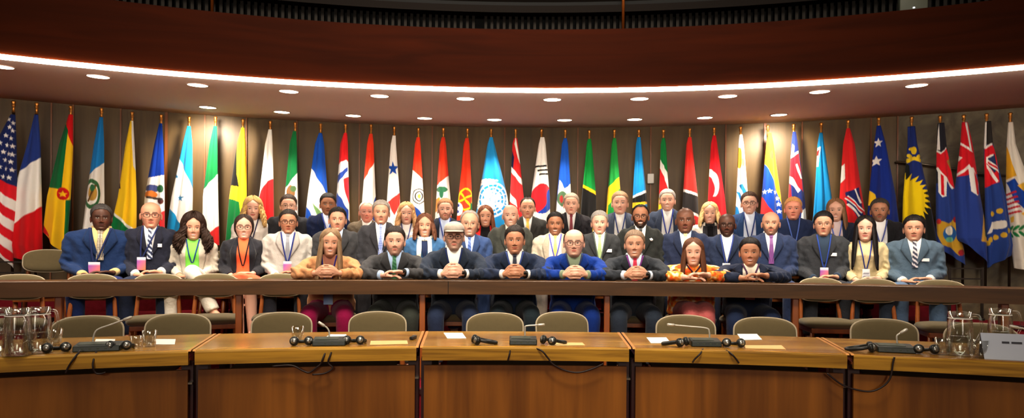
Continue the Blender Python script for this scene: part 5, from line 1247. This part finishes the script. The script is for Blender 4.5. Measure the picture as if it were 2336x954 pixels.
unit(2386, 812, 'microphone unit at the right edge whose grey gooseneck shows behind the name plate', [(2386, 790), (2375, 770), (2340, 752), (2322, 748)], .165)
sheet_on([(215, 782), (218, 775), (262, 775), (261, 782)], 'paper_card', M_paper, 'white paper card behind the left microphone unit', 'paper')
sheet_on([(352, 787), (354, 775), (400, 775), (398, 787)], 'paper_card', M_paper, 'white card right of the ribbed tumbler on the left table', 'paper')
sheet_on([(740, 772), (751, 764), (789, 764), (792, 772)], 'paper_card', M_paper, 'white paper card behind the second microphone unit', 'paper')
sheet_on([(1020, 773.5), (1011, 760.5), (1054, 760.5), (1063, 773)], 'paper_card', M_paper, 'white square card in the centre between table joint and headset', 'paper')
sheet_on([(1484, 784), (1474, 771), (1519, 771), (1530, 784)], 'paper_card', M_paper, 'white square card left of the long-armed microphone unit', 'paper')
sheet_on([(1690, 777), (1681, 763), (1726, 763), (1738, 776)], 'paper_card', M_paper, 'white square card in front of the chair at right of centre', 'paper')
sheet_on([(843, 788), (845, 779), (928, 778), (930, 786)], 'tan_card', M_tan, 'tan card right of the silver-capped headset left of centre', 'card')
sheet_on([(1248, 790), (1262, 783), (1328, 783), (1334, 789)], 'tan_card', M_tan, 'tan card in front of the central headset', 'card')
sheet_on([(1700, 796), (1697, 789), (1782, 789), (1792, 798)], 'tan_card', M_tan, 'tan card on the right-centre table below the white card', 'card')
th, R = on_table(938, 776); g = empty('remote_control', P(th, R, TZ0), -th - .25, 'small silver-grey clicker near the joint left of centre', 'remote control')
MB().box((0, .03, .009), (.022, .07, .016), bev=.004).build('housing', M_hs, g, False); MB().box((0, .05, .018), (.016, .024, .004), bev=.001).build('silver_face', M_silver, g, False)
# name plate
th, R = on_table(2312, 824); g = empty('name_plate', P(th, R + .02, TZ0), -th, 'grey-white folded name plate at the right edge of the right table', 'name plate')
mb = MB(); mb.add([(-.105, 0, 0), (.125, 0, 0), (.122, .035, .115), (-.112, .035, .115), (-.105, .08, 0), (.125, .08, 0)], [(0, 1, 2, 3), (3, 2, 5, 4)]); o = mb.build('card', mat('grey_white_card', (168, 176, 190), .4), g, False)
so = o.modifiers.new('s', 'SOLIDIFY'); so.thickness = .0025
mt = mat('dark_print', (44, 44, 54), .6); mb = MB()
for xx, ww in ((-.018, .028), (.024, .04), (.07, .034)): mb.box((xx, .0215, .076), (ww, .0012, .009), rx=-.295)
mb.build('printed_line', mt, g, False)
# cables hanging over the table front
def cable(pts, label, R=6.382):
    W_p = []
    for i, (x, y) in enumerate(pts):
        t_, d_ = ring(x, R, y); W_p.append(P(t_, R if y > 796 + abs(x-1100)*.012 else R + .04, max(.30, ring_z(x, y, R))))
    c = W_p[0].copy(); mb = MB().tube([p - c for p in W_p], .0042, 7, sub=6)
    o = mb.build('hanging_cable', M_cable); o.location = c; return tag(o, label, 'cable', 'black cables hanging over the table front')
cable([(176, 803), (168, 818), (155, 838), (149, 852)], 'black cable slanting down from the left microphone unit')
cable([(213, 806), (211, 830), (216, 850), (228, 853), (240, 850)], 'black looped cable hanging below the left microphone unit')
cable([(744, 797), (737, 815), (731, 830), (722, 838), (705, 850), (690, 846), (664, 834), (620, 836)], 'long black cable sagging left below the second microphone unit')
cable([(758, 796), (752, 812), (748, 828), (758, 840), (740, 852), (712, 855)], 'short black cable hanging right below the second microphone unit')
cable([(1164, 795), (1162, 806), (1158, 822)], 'short black cable dropping from the central microphone unit')
cable([(1212, 796), (1234, 800), (1250, 818), (1262, 832), (1290, 846), (1320, 850), (1350, 842), (1376, 830)], 'long black cable sagging below the central microphone unit')
cable([(1606, 799), (1596, 808), (1584, 820), (1579, 828)], 'black cable slanting left from the long-armed microphone unit')
cable([(1657, 801), (1668, 808), (1679, 820), (1685, 829)], 'black cable slanting right below the upright headset')
cable([(2040, 815), (2036, 830), (2031, 860), (2016, 880), (1988, 893), (1955, 890), (1920, 878), (1886, 852)], 'long black cable looping below the right microphone unit')

# dark metal racks standing behind the seats at both ends
def rack(xa, xb, label):
    R = 10.47
    ta, tb = ring(xa, R, 620)[0], ring(xb, R, 620)[0]; tm = (ta+tb)/2; loc = P(tm, R, Z_C)
    t = empty('metal_rack', loc, -tm, label, 'rack'); h = (tb-ta)*R/2
    for s_ in (-1, 1):
        MB().box((s_*h, 0, .26), (.022, .022, .50)).build('upright', M_rk, t, False)
        MB().box((s_*h, -.0, .012), (.03, .10, .02)).build('foot', M_rk, t, False)
    for z in (.30, .40, .50): MB().box((0, -.012, z), (2*h, .012, .014)).build('crossbar', M_rk, t, False)
M_rk = mat('dark_rack_metal', (40, 30, 22), .45, .5)
rack(2166, 2240, 'dark metal rack with thin crossbars below the dark blue flags at right')
rack(-14, 52, 'dark metal rack with thin crossbars below the flags at the far left')
# ------------------------------------------------------------------ light
w = bpy.data.worlds.new('world'); sc.world = w; w.use_nodes = True
w.node_tree.nodes['Background'].inputs['Color'].default_value = (*lin((120, 96, 76)), 1); w.node_tree.nodes['Background'].inputs['Strength'].default_value = .55
def area(name, loc, aim, size, e, c, spread=180):
    l = bpy.data.lights.new(name, 'AREA'); l.shape = 'DISK'; l.size = size; l.energy = e; l.color = c; l.spread = math.radians(spread)
    o = bpy.data.objects.new(name, l); COL.objects.link(o); o.location = loc
    o.rotation_euler = (Vector(aim) - Vector(loc)).to_track_quat('-Z', 'Y').to_euler(); return o
area('added_overhead_fill', (0, 4.2, 6.4), (0, 9.6, 1.2), 2.0, E_HALL, (1, .90, .76), 80)  # added fill light overhead, out of view, to brighten the people
area('added_frontal_fill', (0, -4.5, 3.4), (0, 9.0, .9), 2.6, E_FAR, (1, .90, .76), 70)  # added low fill from across the hall, lifts legs and table fronts
area('added_left_fill', (-2.5, 4.2, 6.4), (-1.5, 9.0, 1.2), 1.2, E_HALL*.3, (1, .88, .72), 80)  # added weaker fill left of the overhead one, no fixture there
l = bpy.data.lights.new('added_table_spot', 'SPOT'); l.energy = E_TAB; l.color = (1, .86, .66); l.spot_size = math.radians(46); l.spot_blend = 1; l.shadow_soft_size = .4  # added spot: brightens the middle of the tables, fades to the sides
o = bpy.data.objects.new('added_table_spot', l); COL.objects.link(o); o.location = (0, 3.6, 5.4); o.rotation_euler = (Vector((0, 6.4, .75)) - o.location).to_track_quat('-Z', 'Y').to_euler()
sc.view_settings.view_transform = 'Standard'; sc.view_settings.look = 'None'; sc.view_settings.exposure = .24; sc.view_settings.gamma = .87
sc.cycles.use_denoising = True
sc.cycles.max_bounces = 9; sc.cycles.transmission_bounces = 8; sc.cycles.glossy_bounces = 4; sc.cycles.diffuse_bounces = 4; sc.cycles.caustics_reflective = False; sc.cycles.caustics_refractive = False
